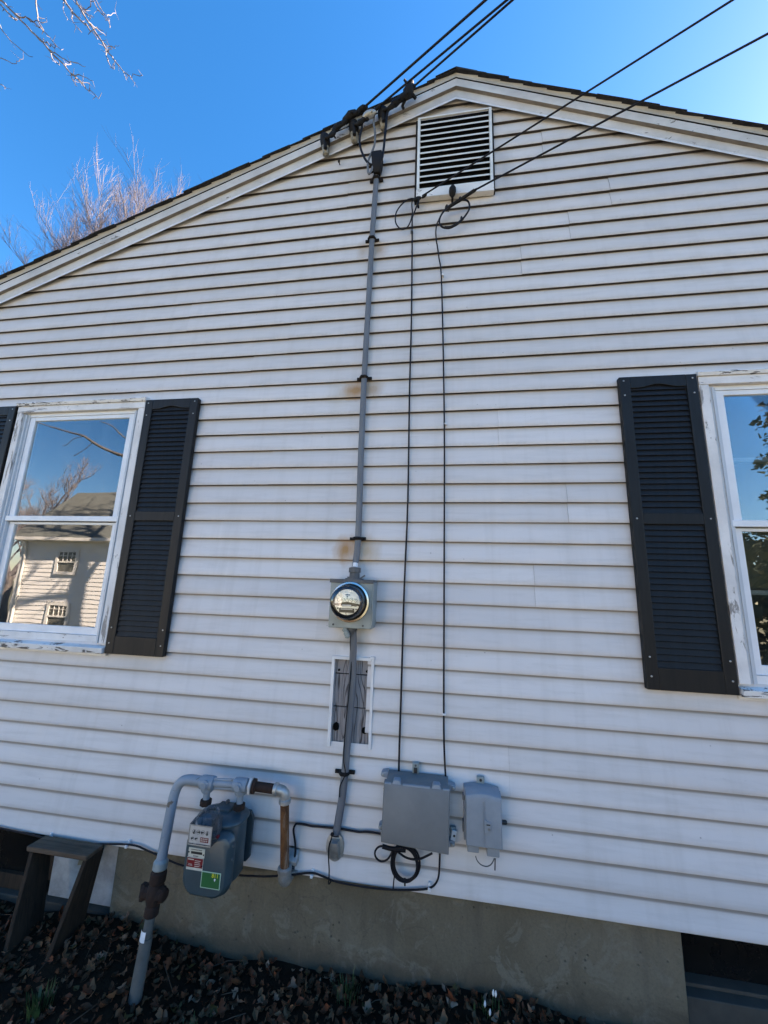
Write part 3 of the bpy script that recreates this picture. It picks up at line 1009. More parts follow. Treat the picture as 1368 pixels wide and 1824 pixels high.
# ------------------------------------------------------------------ gable vent
vt = thing('gable_vent', (0.055, 0, 4.02), 'square white metal louver vent high in the gable under the ridge', 'vent')
vx0, vx1, vz0, vz1 = -0.174, 0.283, 4.024, 4.592
b = MB()
b.box(vx0, vx0 + 0.016, -0.032, 0.03, vz0, vz1)
b.box(vx1 - 0.016, vx1, -0.032, 0.03, vz0, vz1)
b.box(vx0 + 0.0162, vx1 - 0.0162, -0.031, -0.021, vz1 - 0.012, vz1)
b.box(vx0 + 0.0162, vx1 - 0.0162, -0.031, -0.010, vz0, vz0 + 0.010)
b.split('frame', M['vent'], vt, bevel=0.001)
ns = 12
sp = (vz1 - vz0 - 0.022) / ns
sl0 = None
for i in range(1, ns):
    z = vz0 + 0.010 + i * sp
    if sl0 is None:
        b = MB()
        b.add([(x, yy_, zz_) for x in (vx0 + 0.0164, vx1 - 0.0164) for (yy_, zz_) in ((-0.029, z - 0.0055), (-0.029, z + 0.0055), (-0.0275, z + 0.0055), (-0.018, z + 0.016), (-0.018, z + 0.0145), (-0.0275, z - 0.0055))],
              [(0, 1, 7, 6), (1, 2, 8, 7), (2, 3, 9, 8), (3, 4, 10, 9), (4, 5, 11, 10), (5, 0, 6, 11), (0, 5, 4, 3, 2, 1), (6, 7, 8, 9, 10, 11)])
        sl0 = b.build('slat', M['vent'], vt)
        z0s = z
    else:
        part_copy(sl0, vt, (0, 0, z - z0s))
b = MB()
b.add([(vx0 - 0.002, -0.034, 3.968), (vx1 + 0.002, -0.034, 3.955), (vx1 + 0.002, -0.034, 4.0235), (vx0 - 0.002, -0.034, 4.0235),
       (vx0 - 0.002, 0.0, 3.968), (vx1 + 0.002, 0.0, 3.955), (vx1 + 0.002, 0.0, 4.0235), (vx0 - 0.002, 0.0, 4.0235)],
      [(0, 1, 2, 3), (4, 7, 6, 5), (0, 4, 5, 1), (1, 5, 6, 2), (2, 6, 7, 3), (3, 7, 4, 0)])
b.build('sill_flashing', M['sill'], vt)
b = MB()
b.box(vx0 - 0.014, vx0 - 0.001, -0.010, 0.01, 3.96, 4.60)
b.box(vx1 + 0.001, vx1 + 0.012, -0.010, 0.01, 3.97, 4.60)
b.split('flashing', M['strap'], vt)

# ------------------------------------------------------------------ electric service
sv = thing('service_cable', (-0.45, -0.02, 1.70), 'grey service cable running down from the weatherhead to the electric meter', 'cable')
up = [(-0.4288, -0.022, 4.2787), (-0.4335, -0.022, 4.0266), (-0.4396, -0.022, 3.7352), (-0.4432, -0.022, 3.2465), (-0.4467, -0.022, 2.7989), (-0.4443, -0.022, 2.3298), (-0.4383, -0.022, 1.8811), (-0.4482, -0.022, 1.7225)]
MB().tube(smoothpath(up, 4), 0.0165, 10, flat=(0.62, 1.0)).build('cable', M['cable'], sv, 50)
def strap_on(parent, x, z, y=-0.001, w_=0.05, tilt=0.0):
    b = MB()
    b.tube([(x - 0.019, y - 0.004, z), (x - 0.018, y - 0.022, z), (x - 0.011, y - 0.034, z), (x + 0.011, y - 0.034, z), (x + 0.018, y - 0.022, z), (x + 0.019, y - 0.004, z)], 0.0085, 8, flat=(1.0, 1.0))
    b.box(x - w_ * 0.85, x - 0.017, y - 0.010, y + 0.002, z - 0.008, z + 0.007)
    b.box(x + 0.017, x + w_ * 0.85, y - 0.010, y + 0.002, z - 0.006, z + 0.009)
    return b.build('strap', M['strap'], parent, 40, bevel=0.001)
for px_ in ((-0.432, 4.165), (-0.441, 3.715), (-0.449, 2.788), (-0.443, 1.875)):
    strap_on(sv, *px_)
b = MB()
c0 = (-0.425, -0.05, 4.27)
b.loft([[(c0[0] - 0.020, -0.012, 4.185), (c0[0] + 0.020, -0.012, 4.185), (c0[0] + 0.020, -0.045, 4.185), (c0[0] - 0.020, -0.045, 4.185)],
        [(c0[0] - 0.030, -0.010, 4.23), (c0[0] + 0.030, -0.010, 4.23), (c0[0] + 0.030, -0.065, 4.23), (c0[0] - 0.030, -0.065, 4.23)],
        [(c0[0] - 0.034, -0.010, 4.30), (c0[0] + 0.034, -0.010, 4.30), (c0[0] + 0.034, -0.080, 4.30), (c0[0] - 0.034, -0.080, 4.30)],
        [(c0[0] - 0.030, -0.012, 4.322), (c0[0] + 0.030, -0.012, 4.322), (c0[0] + 0.030, -0.070, 4.322), (c0[0] - 0.030, -0.070, 4.322)]])
b.build('weatherhead', M['black'], sv, 40, bevel=0.004)
b = MB()
b.tube([(-0.4444, -0.05, 4.246), (-0.4372, -0.045, 4.213), (-0.434, -0.04, 4.203), (-0.4585, -0.035, 4.2006), (-0.4764, -0.03, 4.2035)], 0.006, 8)
b.build('band', M['strap'], sv, 40)

# drip loops
def wire(name, pts, r, label, cat, mat='wire', group=None, k=5, n=7):
    o = MB().tube(smoothpath(pts, k), r, n).build(name, M[mat], None, 60)
    return tag(o, label, cat, group)
wire('drip_wire', [(-0.5141, -0.085, 4.6684), (-0.5149, -0.0821, 4.6356), (-0.5222, -0.0792, 4.5941), (-0.5288, -0.0763, 4.5124), (-0.5383, -0.0733, 4.4519), (-0.538, -0.0704, 4.3966), (-0.5258, -0.0675, 4.3397), (-0.5037, -0.0646, 4.2815), (-0.4789, -0.0617, 4.2427), (-0.4526, -0.0588, 4.2281), (-0.4454, -0.0558, 4.2577), (-0.441, -0.0529, 4.3061), (-0.4374, -0.05, 4.3354)], 0.0072, 'black drip loop wire bowed to the left of the weatherhead', 'wire', group='drip loops at the weatherhead')
wire('drip_wire', [(-0.4503, -0.075, 4.6542), (-0.4532, -0.0729, 4.5834), (-0.4524, -0.0708, 4.526), (-0.4419, -0.0688, 4.4673), (-0.4412, -0.0667, 4.3847), (-0.4556, -0.0646, 4.3283), (-0.4734, -0.0625, 4.2792), (-0.4813, -0.0604, 4.2319), (-0.4767, -0.0583, 4.1765), (-0.4698, -0.0563, 4.1642), (-0.4587, -0.0542, 4.1886), (-0.4466, -0.0521, 4.2436), (-0.4388, -0.05, 4.3032)], 0.0068, 'grey neutral drip loop wire hanging straight into the weatherhead', 'wire', 'cable', 'drip loops at the weatherhead')
wire('drip_wire', [(-0.3088, -0.085, 4.6643), (-0.3427, -0.0811, 4.6333), (-0.366, -0.0772, 4.6036), (-0.3715, -0.0733, 4.527), (-0.3765, -0.0694, 4.4411), (-0.3813, -0.0656, 4.3496), (-0.3897, -0.0617, 4.2726), (-0.4039, -0.0578, 4.2469), (-0.415, -0.0539, 4.2745), (-0.4194, -0.05, 4.3193)], 0.0078, 'black drip loop wire on the right of the weatherhead below the third holder', 'wire', group='drip loops at the weatherhead')

# wire holders on the rake
for (hx, hz, lab) in ((-0.775, 4.46, 'soiled wire holder lowest on the left rake board'), (-0.587, 4.535, 'soiled wire holder in the middle of three on the left rake'),
                      (-0.400, 4.61, 'soiled wire holder highest on the rake, nearest the square vent')):
    t = thing('wire_holder', (hx, -0.02, hz - 0.07), lab, 'insulator', 'porcelain wire holders on the rake')
    b = MB()
    b.lathe((hx + 0.004, -0.032, hz - 0.075), (-0.06, -0.28, 1), [(0.012, 0), (0.021, 0.008), (0.024, 0.05), (0.027, 0.075), (0.022, 0.085)], 16)
    b.build('porcelain_body', M['porc'], t, 40)
    b = MB()
    b.lathe((hx, -0.058, hz + 0.015), (-0.06, -0.28, 1), [(0.020, -0.045), (0.029, -0.03), (0.033, 0.0), (0.030, 0.028), (0.016, 0.042)], 16)
    b.tube([(hx + 0.010, -0.068, hz - 0.06), (hx + 0.006, -0.076, hz), (hx + 0.004, -0.07, hz + 0.04)], 0.012, 8)
    b.build('cap', M['black'], t, 50)
    MB().tube([(hx, -0.055, hz + 0.03), (hx + 0.012, 0.0, hz - 0.02), (hx + 0.012, 0.02, hz - 0.03)], 0.007, 8).build('screw_shank', M['strap'], t, 50)

def blob(parent, c, r, ax, name='clamp', mat='black', seed=0):
    rr = random.Random(seed)
    b = MB()
    ax = Vector(ax).normalized()
    r = r * 0.82
    pr = [(r * f * rr.uniform(0.8, 1.12), h * r * 1.15) for f, h in ((0.35, -1.7), (0.8, -1.2), (1.0, -0.4), (0.95, 0.4), (0.75, 1.1), (0.3, 1.7))]
    b.lathe(c, ax, pr, 9)
    u = ax.orthogonal()
    b.tube([Vector(c), Vector(c) + u * r * 1.5], [r * 0.45, r * 0.35], 6)
    b.tube([Vector(c) + ax * r * 0.6, Vector(c) + ax * r * 0.6 - u * r * 1.2 + Vector((0, 0, r * 0.4))], [r * 0.3, r * 0.22], 6)
    return b.build(name, M[mat], parent, 50)
far_dir = Vector((2.15, -1.0, 0.24))
def overhead(att, far_pt, label, chain, clamps, r, name='service_wire', cat='wire', group='overhead service wires'):
    t = thing(name, att, label, cat, group)
    a, fp = Vector(att), Vector(far_pt)
    d = fp - a
    L_ = 13.0
    pts = []
    n = 40
    for i in range(n + 1):
        u = i / n
        s_ = u * u * L_ / d.length * 0.999
        p = a + d * s_
        p.z += 0.0
        pts.append(p)
    MB().tube(pts, r, 8).build('overhead_run', M['wire'], t, 60)
    if chain:
        MB().tube(smoothpath(chain, 4), r * 1.5, 8).build('dead_end', M['black'], t, 60)
    for i, (c, rr_, ax) in enumerate(clamps):
        blob(t, c, rr_, ax, seed=i + 3 * len(label))
    return t, pts[-1]
ends = []
ch1 = [(-0.7641, -0.09, 4.4491), (-0.7448, -0.091, 4.4508), (-0.7218, -0.092, 4.4785), (-0.7015, -0.093, 4.5067), (-0.6856, -0.094, 4.519), (-0.651, -0.095, 4.5345), (-0.623, -0.096, 4.5713), (-0.605, -0.097, 4.5933), (-0.5705, -0.098, 4.6086), (-0.5391, -0.099, 4.6313), (-0.5116, -0.1, 4.6425)]
t1, e = overhead(ch1[-1], (0.2056, -0.455, 4.6681), 'black overhead service wire, leftmost of the three leaving the left rake', ch1,
              [((-0.7135, -0.09, 4.4729), 0.017, (1, 0, 1)), ((-0.6835, -0.09, 4.5315), 0.026, (1, 0, 0.8)), ((-0.6423, -0.095, 4.5484), 0.018, (1, 0, 0.8)), ((-0.6112, -0.095, 4.5885), 0.034, (1, -0.2, 0.7)), ((-0.5698, -0.1, 4.5959), 0.022, (1, 0, 0.5)), ((-0.5274, -0.1, 4.629), 0.024, (1, 0, 0.4))], 0.0068)
ends.append(e)
ch2 = [(-0.575, -0.085, 4.5316), (-0.5503, -0.0871, 4.5304), (-0.5319, -0.0893, 4.5471), (-0.5159, -0.0914, 4.5575), (-0.4894, -0.0936, 4.5692), (-0.4634, -0.0957, 4.5944), (-0.432, -0.0979, 4.6151), (-0.4112, -0.1, 4.6345)]
t2, e = overhead(ch2[-1], (0.3175, -0.432, 4.6845), 'black overhead service wire, middle one of the three above the ridge', ch2,
              [((-0.5326, -0.09, 4.5396), 0.022, (1, 0, 0.8)), ((-0.5042, -0.09, 4.557), 0.016, (1, 0, -0.4))], 0.0062)
blob(t2, (-0.4788, -0.095, 4.5811), 0.028, (1, 0, 0.35), 'connector', 'zinc', 5)
ends.append(e)
ch3 = [(-0.3941, -0.085, 4.6084), (-0.3494, -0.0875, 4.6242), (-0.3141, -0.09, 4.6533), (-0.2701, -0.0925, 4.6862), (-0.2396, -0.095, 4.7219), (-0.2131, -0.0975, 4.7353), (-0.1911, -0.1, 4.753)]
t3, e = overhead(ch3[-1], (0.3466, -0.428, 4.6847), 'black overhead service wire, rightmost of the three, tied near the ridge', ch3,
              [((-0.3087, -0.09, 4.656), 0.026, (1, 0, 0.7)), ((-0.2624, -0.095, 4.6847), 0.030, (1, 0, 0.7)), ((-0.2307, -0.1, 4.7208), 0.038, (0.4, -0.2, 1)), ((-0.3402, -0.09, 4.6256), 0.020, (1, 0, 0.7))], 0.0062)
MB().tube(smoothpath([(-0.2267, -0.09, 4.7215), (-0.2489, -0.0825, 4.6863), (-0.2667, -0.075, 4.6558), (-0.2719, -0.0675, 4.6513), (-0.2651, -0.06, 4.6386)], 4), 0.009, 7).build('tail', M['black'], t3, 60)
ends.append(e)

# meter socket
em = thing('electric_meter', (-0.4425, 0, 1.43), 'round glass electric meter on a grey metal socket box', 'electric meter')
b = MB()
b.box(-0.548, -0.337, -0.099, 0.0, 1.434, 1.652)
b.build('socket_box', M['meterbox'], em, bevel=0.004)
b = MB()
b.box(-0.551, -0.334, -0.104, 0.0, 1.6525, 1.664)
b.box(-0.551, -0.334, -0.1055, -0.1035, 1.646, 1.664)
b.build('top_hood', M['darkhub'], em, bevel=0.0015)
MB().box(-0.338, -0.333, -0.103, 0.0, 1.45, 1.652).build('side_flange', M['meterbox'], em, bevel=0.001)
b = MB()
b.lathe((-0.440, -0.055, 1.664), (0, 0, 1), [(0.046, 0), (0.046, 0.006), (0.026, 0.007), (0.025, 0.034), (0.030, 0.035), (0.030, 0.058), (0.02, 0.060)], 20)
b.box(-0.475, -0.462, -0.062, -0.05, 1.670, 1.678)
b.obox((-0.398, -0.06, 1.678), (0.012, 0, 0.008), (0, 0.003, 0), (-0.002, 0, 0.003))
b.build('cable_hub', M['darkhub'], em, 40)
MB().lathe((-0.440, -0.055, 1.724), (0.03, 0.3, 1), [(0.014, 0), (0.0135, 0.022)], 14).build('sealing_putty', M['white'], em, 40)
rc = Vector((-0.445, -0.100, 1.557))
MB().lathe(rc, (0, -1, 0), [(0.080, 0.0), (0.094, 0.0), (0.096, 0.007), (0.094, 0.014), (0.086, 0.016), (0.083, 0.013)], 48, caps=False).build('ring', M['chrome'], em, 40)
MB().lathe(rc, (0, -1, 0), [(0.084, 0.004), (0.083, 0.013), (0.078, 0.014), (0.074, 0.05), (0.0735, 0.052), (0.0, 0.0515)], 40, caps=False).build('base_barrel', M['black'], em, 40)
fp = MB()
fy = rc.y - 0.062
n = 28
fp.add([(rc.x, fy, rc.z + 0.002)] + [(rc.x + 0.060 * math.cos(R(-8 + 196 * i / n)), fy, rc.z + 0.001 + 0.058 * math.sin(R(-8 + 196 * i / n))) for i in range(n + 1)],
       [(0, i + 1, i + 2) for i in range(n)])
pl = fp.build('face_plate', M['plate'], em)
fp = MB()
fp.add([(rc.x, fy, rc.z - 0.018)] + [(rc.x + 0.060 * math.cos(R(197 + 146 * i / n)), fy, rc.z + 0.058 * math.sin(R(197 + 146 * i / n))) for i in range(n + 1)],
       [(0, i + 1, i + 2) for i in range(n)])
fp.build('name_plate', M['plate'], em)
fp = MB()
fp.box(rc.x - 0.050, rc.x + 0.050, fy + 0.001, fy + 0.004, rc.z - 0.020, rc.z - 0.008)
fp.build('rotor_slot', M['ink'], em)
fp = MB()
fp.box(rc.x - 0.021, rc.x + 0.021, fy - 0.006, fy - 0.003, rc.z - 0.017, rc.z - 0.011)
fp.box(rc.x - 0.028, rc.x + 0.028, fy - 0.004, fy - 0.003, rc.z - 0.0335, rc.z - 0.0305)
fp.split('rotor_disc', M['white'], em)
fp = MB()
fp.box(rc.x - 0.036, rc.x + 0.036, fy - 0.0025, fy - 0.0005, rc.z - 0.047, rc.z - 0.0275)
fp.box(rc.x - 0.012, rc.x + 0.012, fy - 0.0022, fy - 0.0005, rc.z + 0.031, rc.z + 0.036)
fp.lathe((rc.x, fy, rc.z + 0.025), (0, -1, 0), [(0.004, 0), (0.004, 0.001)], 10)
fp.box(rc.x + 0.040, rc.x + 0.050, fy - 0.002, fy - 0.0005, rc.z - 0.032, rc.z - 0.028)
fp.lathe((rc.x - 0.043, fy, rc.z - 0.029), (0, -1, 0), [(0.004, 0), (0.004, 0.001)], 10)
fp.build('printing', M['ink'], em, kind='stuff')
for i in range(5):
    dx = rc.x - 0.040 + 0.020 * i
    dz_ = rc.z + 0.009 + (0.003 if i % 2 else 0)
    q = MB()
    q.lathe((dx, fy - 0.0008, dz_), (0, -1, 0), [(0.0068, 0), (0.0085, 0), (0.0085, 0.0006), (0.0068, 0.0006)], 16, caps=False)
    a = rnd.uniform(0, 6.28)
    q.tube([(dx, fy - 0.001, dz_), (dx + 0.006 * math.cos(a), fy - 0.001, dz_ + 0.006 * math.sin(a))], 0.0011, 5)
    q.build('dial', M['ink'], em)
MB().lathe(rc, (0, -1, 0), [(0.081, 0.012), (0.0785, 0.035), (0.0775, 0.075), (0.075, 0.088), (0.068, 0.097), (0.05, 0.102), (0.02, 0.104), (0.0005, 0.1045)], 40, caps=False).build('glass_cover', M['dome'], em, 60)
for sx in (-0.523, -0.378):
    MB().lathe((sx, -0.099, 1.449), (0, -1, 0), [(0.005, 0), (0.005, 0.003), (0.003, 0.004)], 10).build('screw', M['darkhub'], em, 40)
b = MB()
b.lathe((-0.444, -0.055, 1.434), (0, 0, -1), [(0.03, 0), (0.03, 0.012), (0.02, 0.014), (0.019, 0.03)], 16)
b.build('lower_hub', M['darkhub'], em, 40)
b = MB()
for i in range(5):
    b.obox((-0.468 + 0.004 * i, -0.088 + 0.003 * (i % 2), 1.428 - 0.008 * i), (0.010, 0, rnd.uniform(-.004, .004)), (0, 0.006, 0), (0.003, 0, 0.009))
b.build('putty_lump', M['meterbox'], em, 50, bevel=0.003)

lc = thing('service_cable', (-0.45, -0.02, 0.48), 'grey cable running from the meter down over the bare shingle patch to a wall plate', 'cable')
lo = [(-0.4339, -0.055, 1.4183), (-0.4314, -0.045, 1.3496), (-0.4341, -0.028, 1.2436), (-0.4324, -0.024, 1.1919), (-0.4364, -0.02, 1.0901), (-0.4394, -0.02, 0.9912), (-0.4446, -0.022, 0.8948), (-0.4482, -0.022, 0.7881), (-0.4583, -0.022, 0.6604), (-0.4759, -0.025, 0.5278)]
MB().tube(smoothpath(lo, 4), 0.0175, 10, flat=(0.62, 1.0)).build('cable', M['cable'], lc, 50)
strap_on(lc, -0.452, 0.782, w_=0.055)
b = MB()
pc = Vector((-0.4822, -0, 0.4737))
ringp = [(pc.x + 0.042 * math.cos(a * math.pi / 12), pc.z + (0.058 if math.sin(a) > 0 else 0.058) * math.sin(a * math.pi / 12)) for a in range(24)]
b.prism_y(ringp, -0.008, 0.008)
b.build('wall_plate', M['zinc'], lc, 40, bevel=0.004)
b = MB()
b.loft([[(pc.x - 0.020 + 0.0, -0.010, pc.z - 0.045), (pc.x + 0.022, -0.010, pc.z - 0.045), (pc.x + 0.022, -0.012, pc.z - 0.045), (pc.x - 0.020, -0.012, pc.z - 0.045)],
        [(pc.x - 0.022, -0.008, pc.z + 0.00), (pc.x + 0.024, -0.008, pc.z + 0.00), (pc.x + 0.022, -0.034, pc.z + 0.00), (pc.x - 0.020, -0.034, pc.z + 0.00)],
        [(pc.x - 0.020, -0.008, pc.z + 0.035), (pc.x + 0.022, -0.008, pc.z + 0.035), (pc.x + 0.020, -0.046, pc.z + 0.035), (pc.x - 0.018, -0.046, pc.z + 0.035)]])
b.build('plate_hood', M['zinc'], lc, 40, bevel=0.003)
b = MB()
b.tube([(-0.488, -0.05, 0.5484), (-0.4813, -0.05, 0.5389), (-0.4693, -0.05, 0.5385), (-0.4575, -0.05, 0.5429)], 0.0025, 6)
b.lathe((-0.4855, -0.05, 0.5465), (0, -1, 0), [(0.007, -0.004), (0.008, 0), (0.007, 0.006)], 8)
b.build('cable_tie', M['black'], lc, 50)
# thin ground wire beside the cable
wire('ground_wire', [(-0.4434, -0.06, 1.4079), (-0.4455, -0.05, 1.3494), (-0.4383, -0.04, 1.2711), (-0.4441, -0.04, 1.1194), (-0.4506, -0.042, 0.997), (-0.4539, -0.04, 0.8531), (-0.4401, -0.05, 0.7933), (-0.4632, -0.04, 0.7364), (-0.4632, -0.04, 0.6909)], 0.0028, 'thin black wire strung beside the grey cable below the meter', 'wire', 'black', k=5)
wire('ground_wire', [(-0.4848, -0.052, 0.5459), (-0.4897, -0.0496, 0.5262), (-0.4983, -0.0471, 0.4985), (-0.4996, -0.0447, 0.4692), (-0.4977, -0.0422, 0.4378), (-0.4936, -0.0398, 0.3994), (-0.4936, -0.0373, 0.3656), (-0.495, -0.0349, 0.3516), (-0.4923, -0.0324, 0.346), (-0.4834, -0.03, 0.3587)], 0.0030, 'thin black wire dangling from the round wall plate to the siding bottom', 'wire', 'black')

# ------------------------------------------------------------------ coax drops
pole_pt = Vector((26.5, -12.4, 6.6))
cx = thing('coaxial_cable', (-0.2089, -0.01, 2.4893), 'black coaxial cable on the left of two, with a loop by the vent corner', 'cable', 'coaxial cables down the wall')
att = Vector((-0.1372, -0.05, 3.9536))
fpt = Vector((1.1751, -0.62, 4.0658))
pts = [att + (fpt - att) * (u / 36) ** 2 * 9.5 for u in range(37)]
MB().tube(pts, 0.0046, 7).build('overhead_run', M['wire'], cx, 60)
ends.append(pts[-1])
MB().tube(smoothpath([(-0.1185, -0.045, 3.9571), (-0.1318, -0.0444, 3.951), (-0.1495, -0.0439, 3.9451), (-0.1718, -0.0433, 3.9452), (-0.2034, -0.0428, 3.9526), (-0.2347, -0.0422, 3.9431), (-0.27, -0.0417, 3.9079), (-0.2936, -0.0411, 3.8631), (-0.2978, -0.0406, 3.8158), (-0.2891, -0.04, 3.7779), (-0.266, -0.0394, 3.7462), (-0.2437, -0.0389, 3.7403), (-0.2197, -0.0383, 3.7573), (-0.2029, -0.0378, 3.8009), (-0.1951, -0.0372, 3.854), (-0.1992, -0.0367, 3.8983), (-0.1982, -0.0361, 3.9369), (-0.186, -0.0356, 3.9532), (-0.1703, -0.035, 3.956)], 4), 0.0040, 7).build('slack_loop', M['wire'], cx, 60)
MB().tube(smoothpath([(-0.1579, -0.05, 3.939), (-0.158, -0.0455, 3.9254), (-0.1676, -0.041, 3.8996), (-0.1777, -0.0365, 3.8739), (-0.1887, -0.032, 3.8483), (-0.1954, -0.0275, 3.8301), (-0.1966, -0.023, 3.8058), (-0.1965, -0.0185, 3.7361), (-0.1972, -0.014, 3.6618)][:-1] + [(-0.1958, -0.012, 3.7153), (-0.189, -0.012, 3.1769), (-0.19, -0.012, 2.6857), (-0.1861, -0.012, 2.0829), (-0.1942, -0.012, 1.6244), (-0.197, -0.012, 1.1798), (-0.1998, -0.012, 0.8774), (-0.1987, -0.012, 0.7872)], 4), 0.0046, 7).build('wall_run', M['wire'], cx, 60)
b = MB()
b.lathe((-0.1711, -0.045, 3.9398), (1, 0, 0.4), [(0.006, -0.02), (0.012, -0.012), (0.013, 0.01), (0.007, 0.028)], 8)
b.lathe((-0.1649, -0.03, 3.9195), (0.2, 0, -1), [(0.006, -0.02), (0.009, 0.0), (0.006, 0.025)], 8)
b.lathe((-0.1237, -0.05, 3.9517), (1, -0.4, 0.3), [(0.006, -0.016), (0.009, 0.0), (0.005, 0.016)], 8)
b.build('clamp', M['black'], cx, 40)
b = MB()
b.box(*sorted((-0.208, -0.190)), -0.022, 0.0, 3.742, 3.752)
b.build('clip', M['zinc'], cx)

cy = thing('coaxial_cable', (-0.0045, -0.01, 2.4828), 'black coaxial cable on the right of two, with an oval loop and white clips', 'cable', 'coaxial cables down the wall')
att = Vector((0.1657, -0.1, 3.8884))
fpt = Vector((1.3303, -0.56, 3.951))
pts = [att + (fpt - att) * (u / 36) ** 2 * 9.5 for u in range(37)]
MB().tube(pts, 0.0050, 7).build('overhead_run', M['wire'], cy, 60)
ends.append(pts[-1])
MB().tube(smoothpath([(0.1661, -0.1, 3.888), (0.1273, -0.086, 3.878), (0.0943, -0.072, 3.8708), (0.0607, -0.058, 3.8659), (0.0266, -0.044, 3.8607), (0.0051, -0.03, 3.8586)], 4), [0.0095] * 21, 8).build('dead_end', M['black'], cy, 60)
MB().tube(smoothpath([(0.0996, -0.05, 3.8909), (0.1252, -0.05, 3.8835), (0.1386, -0.05, 3.8616), (0.1409, -0.05, 3.8297), (0.1309, -0.05, 3.7998), (0.1031, -0.05, 3.7568), (0.0691, -0.05, 3.7226), (0.0267, -0.05, 3.7018), (-0.0096, -0.05, 3.7096), (-0.0281, -0.05, 3.7301), (-0.0335, -0.05, 3.7647), (-0.0199, -0.05, 3.8048), (0.0093, -0.05, 3.8429), (0.0567, -0.05, 3.8733), (0.0975, -0.05, 3.8949)], 4), 0.0056, 8).build('slack_loop', M['wire'], cy, 60)
MB().tube(smoothpath([(0.1031, -0.05, 3.7568), (0.0691, -0.05, 3.7241), (0.0309, -0.05, 3.7069), (-0.0032, -0.05, 3.7088)], 4), 0.0075, 8).build('loop_wrap', M['wire'], cy, 60)
MB().tube(smoothpath([(0.005, -0.045, 3.8414), (-0.0187, -0.0414, 3.8196), (-0.0359, -0.0379, 3.7838), (-0.0487, -0.0343, 3.7527), (-0.0537, -0.0307, 3.7153), (-0.0536, -0.0271, 3.6878), (-0.0494, -0.0236, 3.6392), (-0.0449, -0.02, 3.6114)][:-1] + [(-0.0455, -0.018, 3.6232), (-0.0345, -0.0173, 3.5332), (-0.0209, -0.0167, 3.4178), (-0.0096, -0.016, 3.0161), (-0.0001, -0.0153, 2.4899), (0.0014, -0.0147, 2.0526), (0.0018, -0.014, 1.5508), (0.0023, -0.0133, 1.0698), (0.0054, -0.0127, 0.9076), (0.0132, -0.012, 0.7829)], 4), 0.0042, 7).build('wall_run', M['wire'], cy, 60)
b = MB()
for c, ax in (((0.0848, -0.06, 3.8889), (0.2, 0, 1)), ((0.0067, -0.045, 3.8614), (0.4, 0, 1)), ((0.0943, -0.05, 3.7599), (0, 0, 1)), ((0.1689, -0.1, 3.8879), (1, -0.4, 0.4))):
    b.lathe(c, ax, [(0.005, -0.012), (0.008, 0.0), (0.005, 0.012)], 8)
b.tube([(0.0095, -0.02, 3.8695), (0.0204, -0.02, 3.8653), (0.0226, -0.02, 3.8517), (0.0008, -0.02, 3.8573), (0.0117, -0.02, 3.8692)], 0.0022, 6)
b.build('clamp', M['black'], cy, 40)
wc = None
for (x_, y_) in ((787.5, 493), (792.5, 757), (790.5, 1271)):
    c = Vector((-0.0162, -0, 3.4211)) if y_ == 493 else (Vector((0.0029, -0, 2.4966)) if y_ == 757 else Vector((0.0023, -0, 1.066)))
    if wc is None:
        b = MB()
        b.box(c.x - 0.006, c.x + 0.009, -0.019, 0.004, c.z - 0.004, c.z + 0.005)
        wc = b.build('clip', M['white'], cy, bevel=0.001)
        wz = c.copy()
    else:
        part_copy(wc, cy, (c.x - wz.x, 0, c.z - wz.z))

# black screw knob under the vent
kb = thing('wire_hook', (0.0506, -0, 3.9903), 'stubby black screw hook under the middle of the gable vent', 'hook')
kc = Vector((0.0429, -0.045, 3.97))
b = MB()
b.lathe(kc, (0.05, -0.3, 1), [(0.008, -0.035), (0.018, -0.022), (0.022, 0.0), (0.020, 0.016), (0.010, 0.030)], 12)
b.build('knob', M['black'], kb, 40)
MB().tube([kc + Vector((0, 0, -0.02)), kc + Vector((0, 0.045, -0.03))], 0.007, 8).build('shank', M['strap'], kb, 40)
ek = Vector((-0.6841, -0.02, 4.3463))
b = MB()
b.tube([ek + Vector((0, 0.02, -0.004)), ek + Vector((0, -0.006, -0.002))], 0.0035, 7)
b.lathe(ek, (0, -0.3, -1), [(0.003, -0.022), (0.0065, -0.004), (0.008, 0.008), (0.003, 0.014)], 9)
tag(b.build('screw_eye', M['strap'], None, 40), 'small rusty screw eye in the siding left of the weatherhead', 'hook')

# ------------------------------------------------------------------ telecom boxes
tb = thing('utility_box', (-0.116, 0, 0.56), 'large square grey plastic utility box with the coiled cable below it', 'utility box')
b = MB()
b.loft([[(-0.255, -0.112, 0.577), (0.021, -0.112, 0.564), (0.026, -0.112, 0.789), (-0.250, -0.112, 0.790)],
        [(-0.259, -0.106, 0.573), (0.024, -0.106, 0.560), (0.030, -0.106, 0.799), (-0.254, -0.106, 0.800)],
        [(-0.259, -0.085, 0.573), (0.024, -0.085, 0.560), (0.030, -0.085, 0.806), (-0.254, -0.085, 0.807)]])
b.build('door', M['telebox'], tb, 25, bevel=0.0025)
b = MB()
b.loft([[(-0.250, -0.084, 0.585), (0.016, -0.084, 0.572), (0.022, -0.084, 0.805), (-0.246, -0.084, 0.806)],
        [(-0.250, -0.004, 0.585), (0.016, -0.004, 0.572), (0.022, -0.004, 0.812), (-0.246, -0.004, 0.813)]])
b.build('housing', M['telebox'], tb, 25, bevel=0.004)
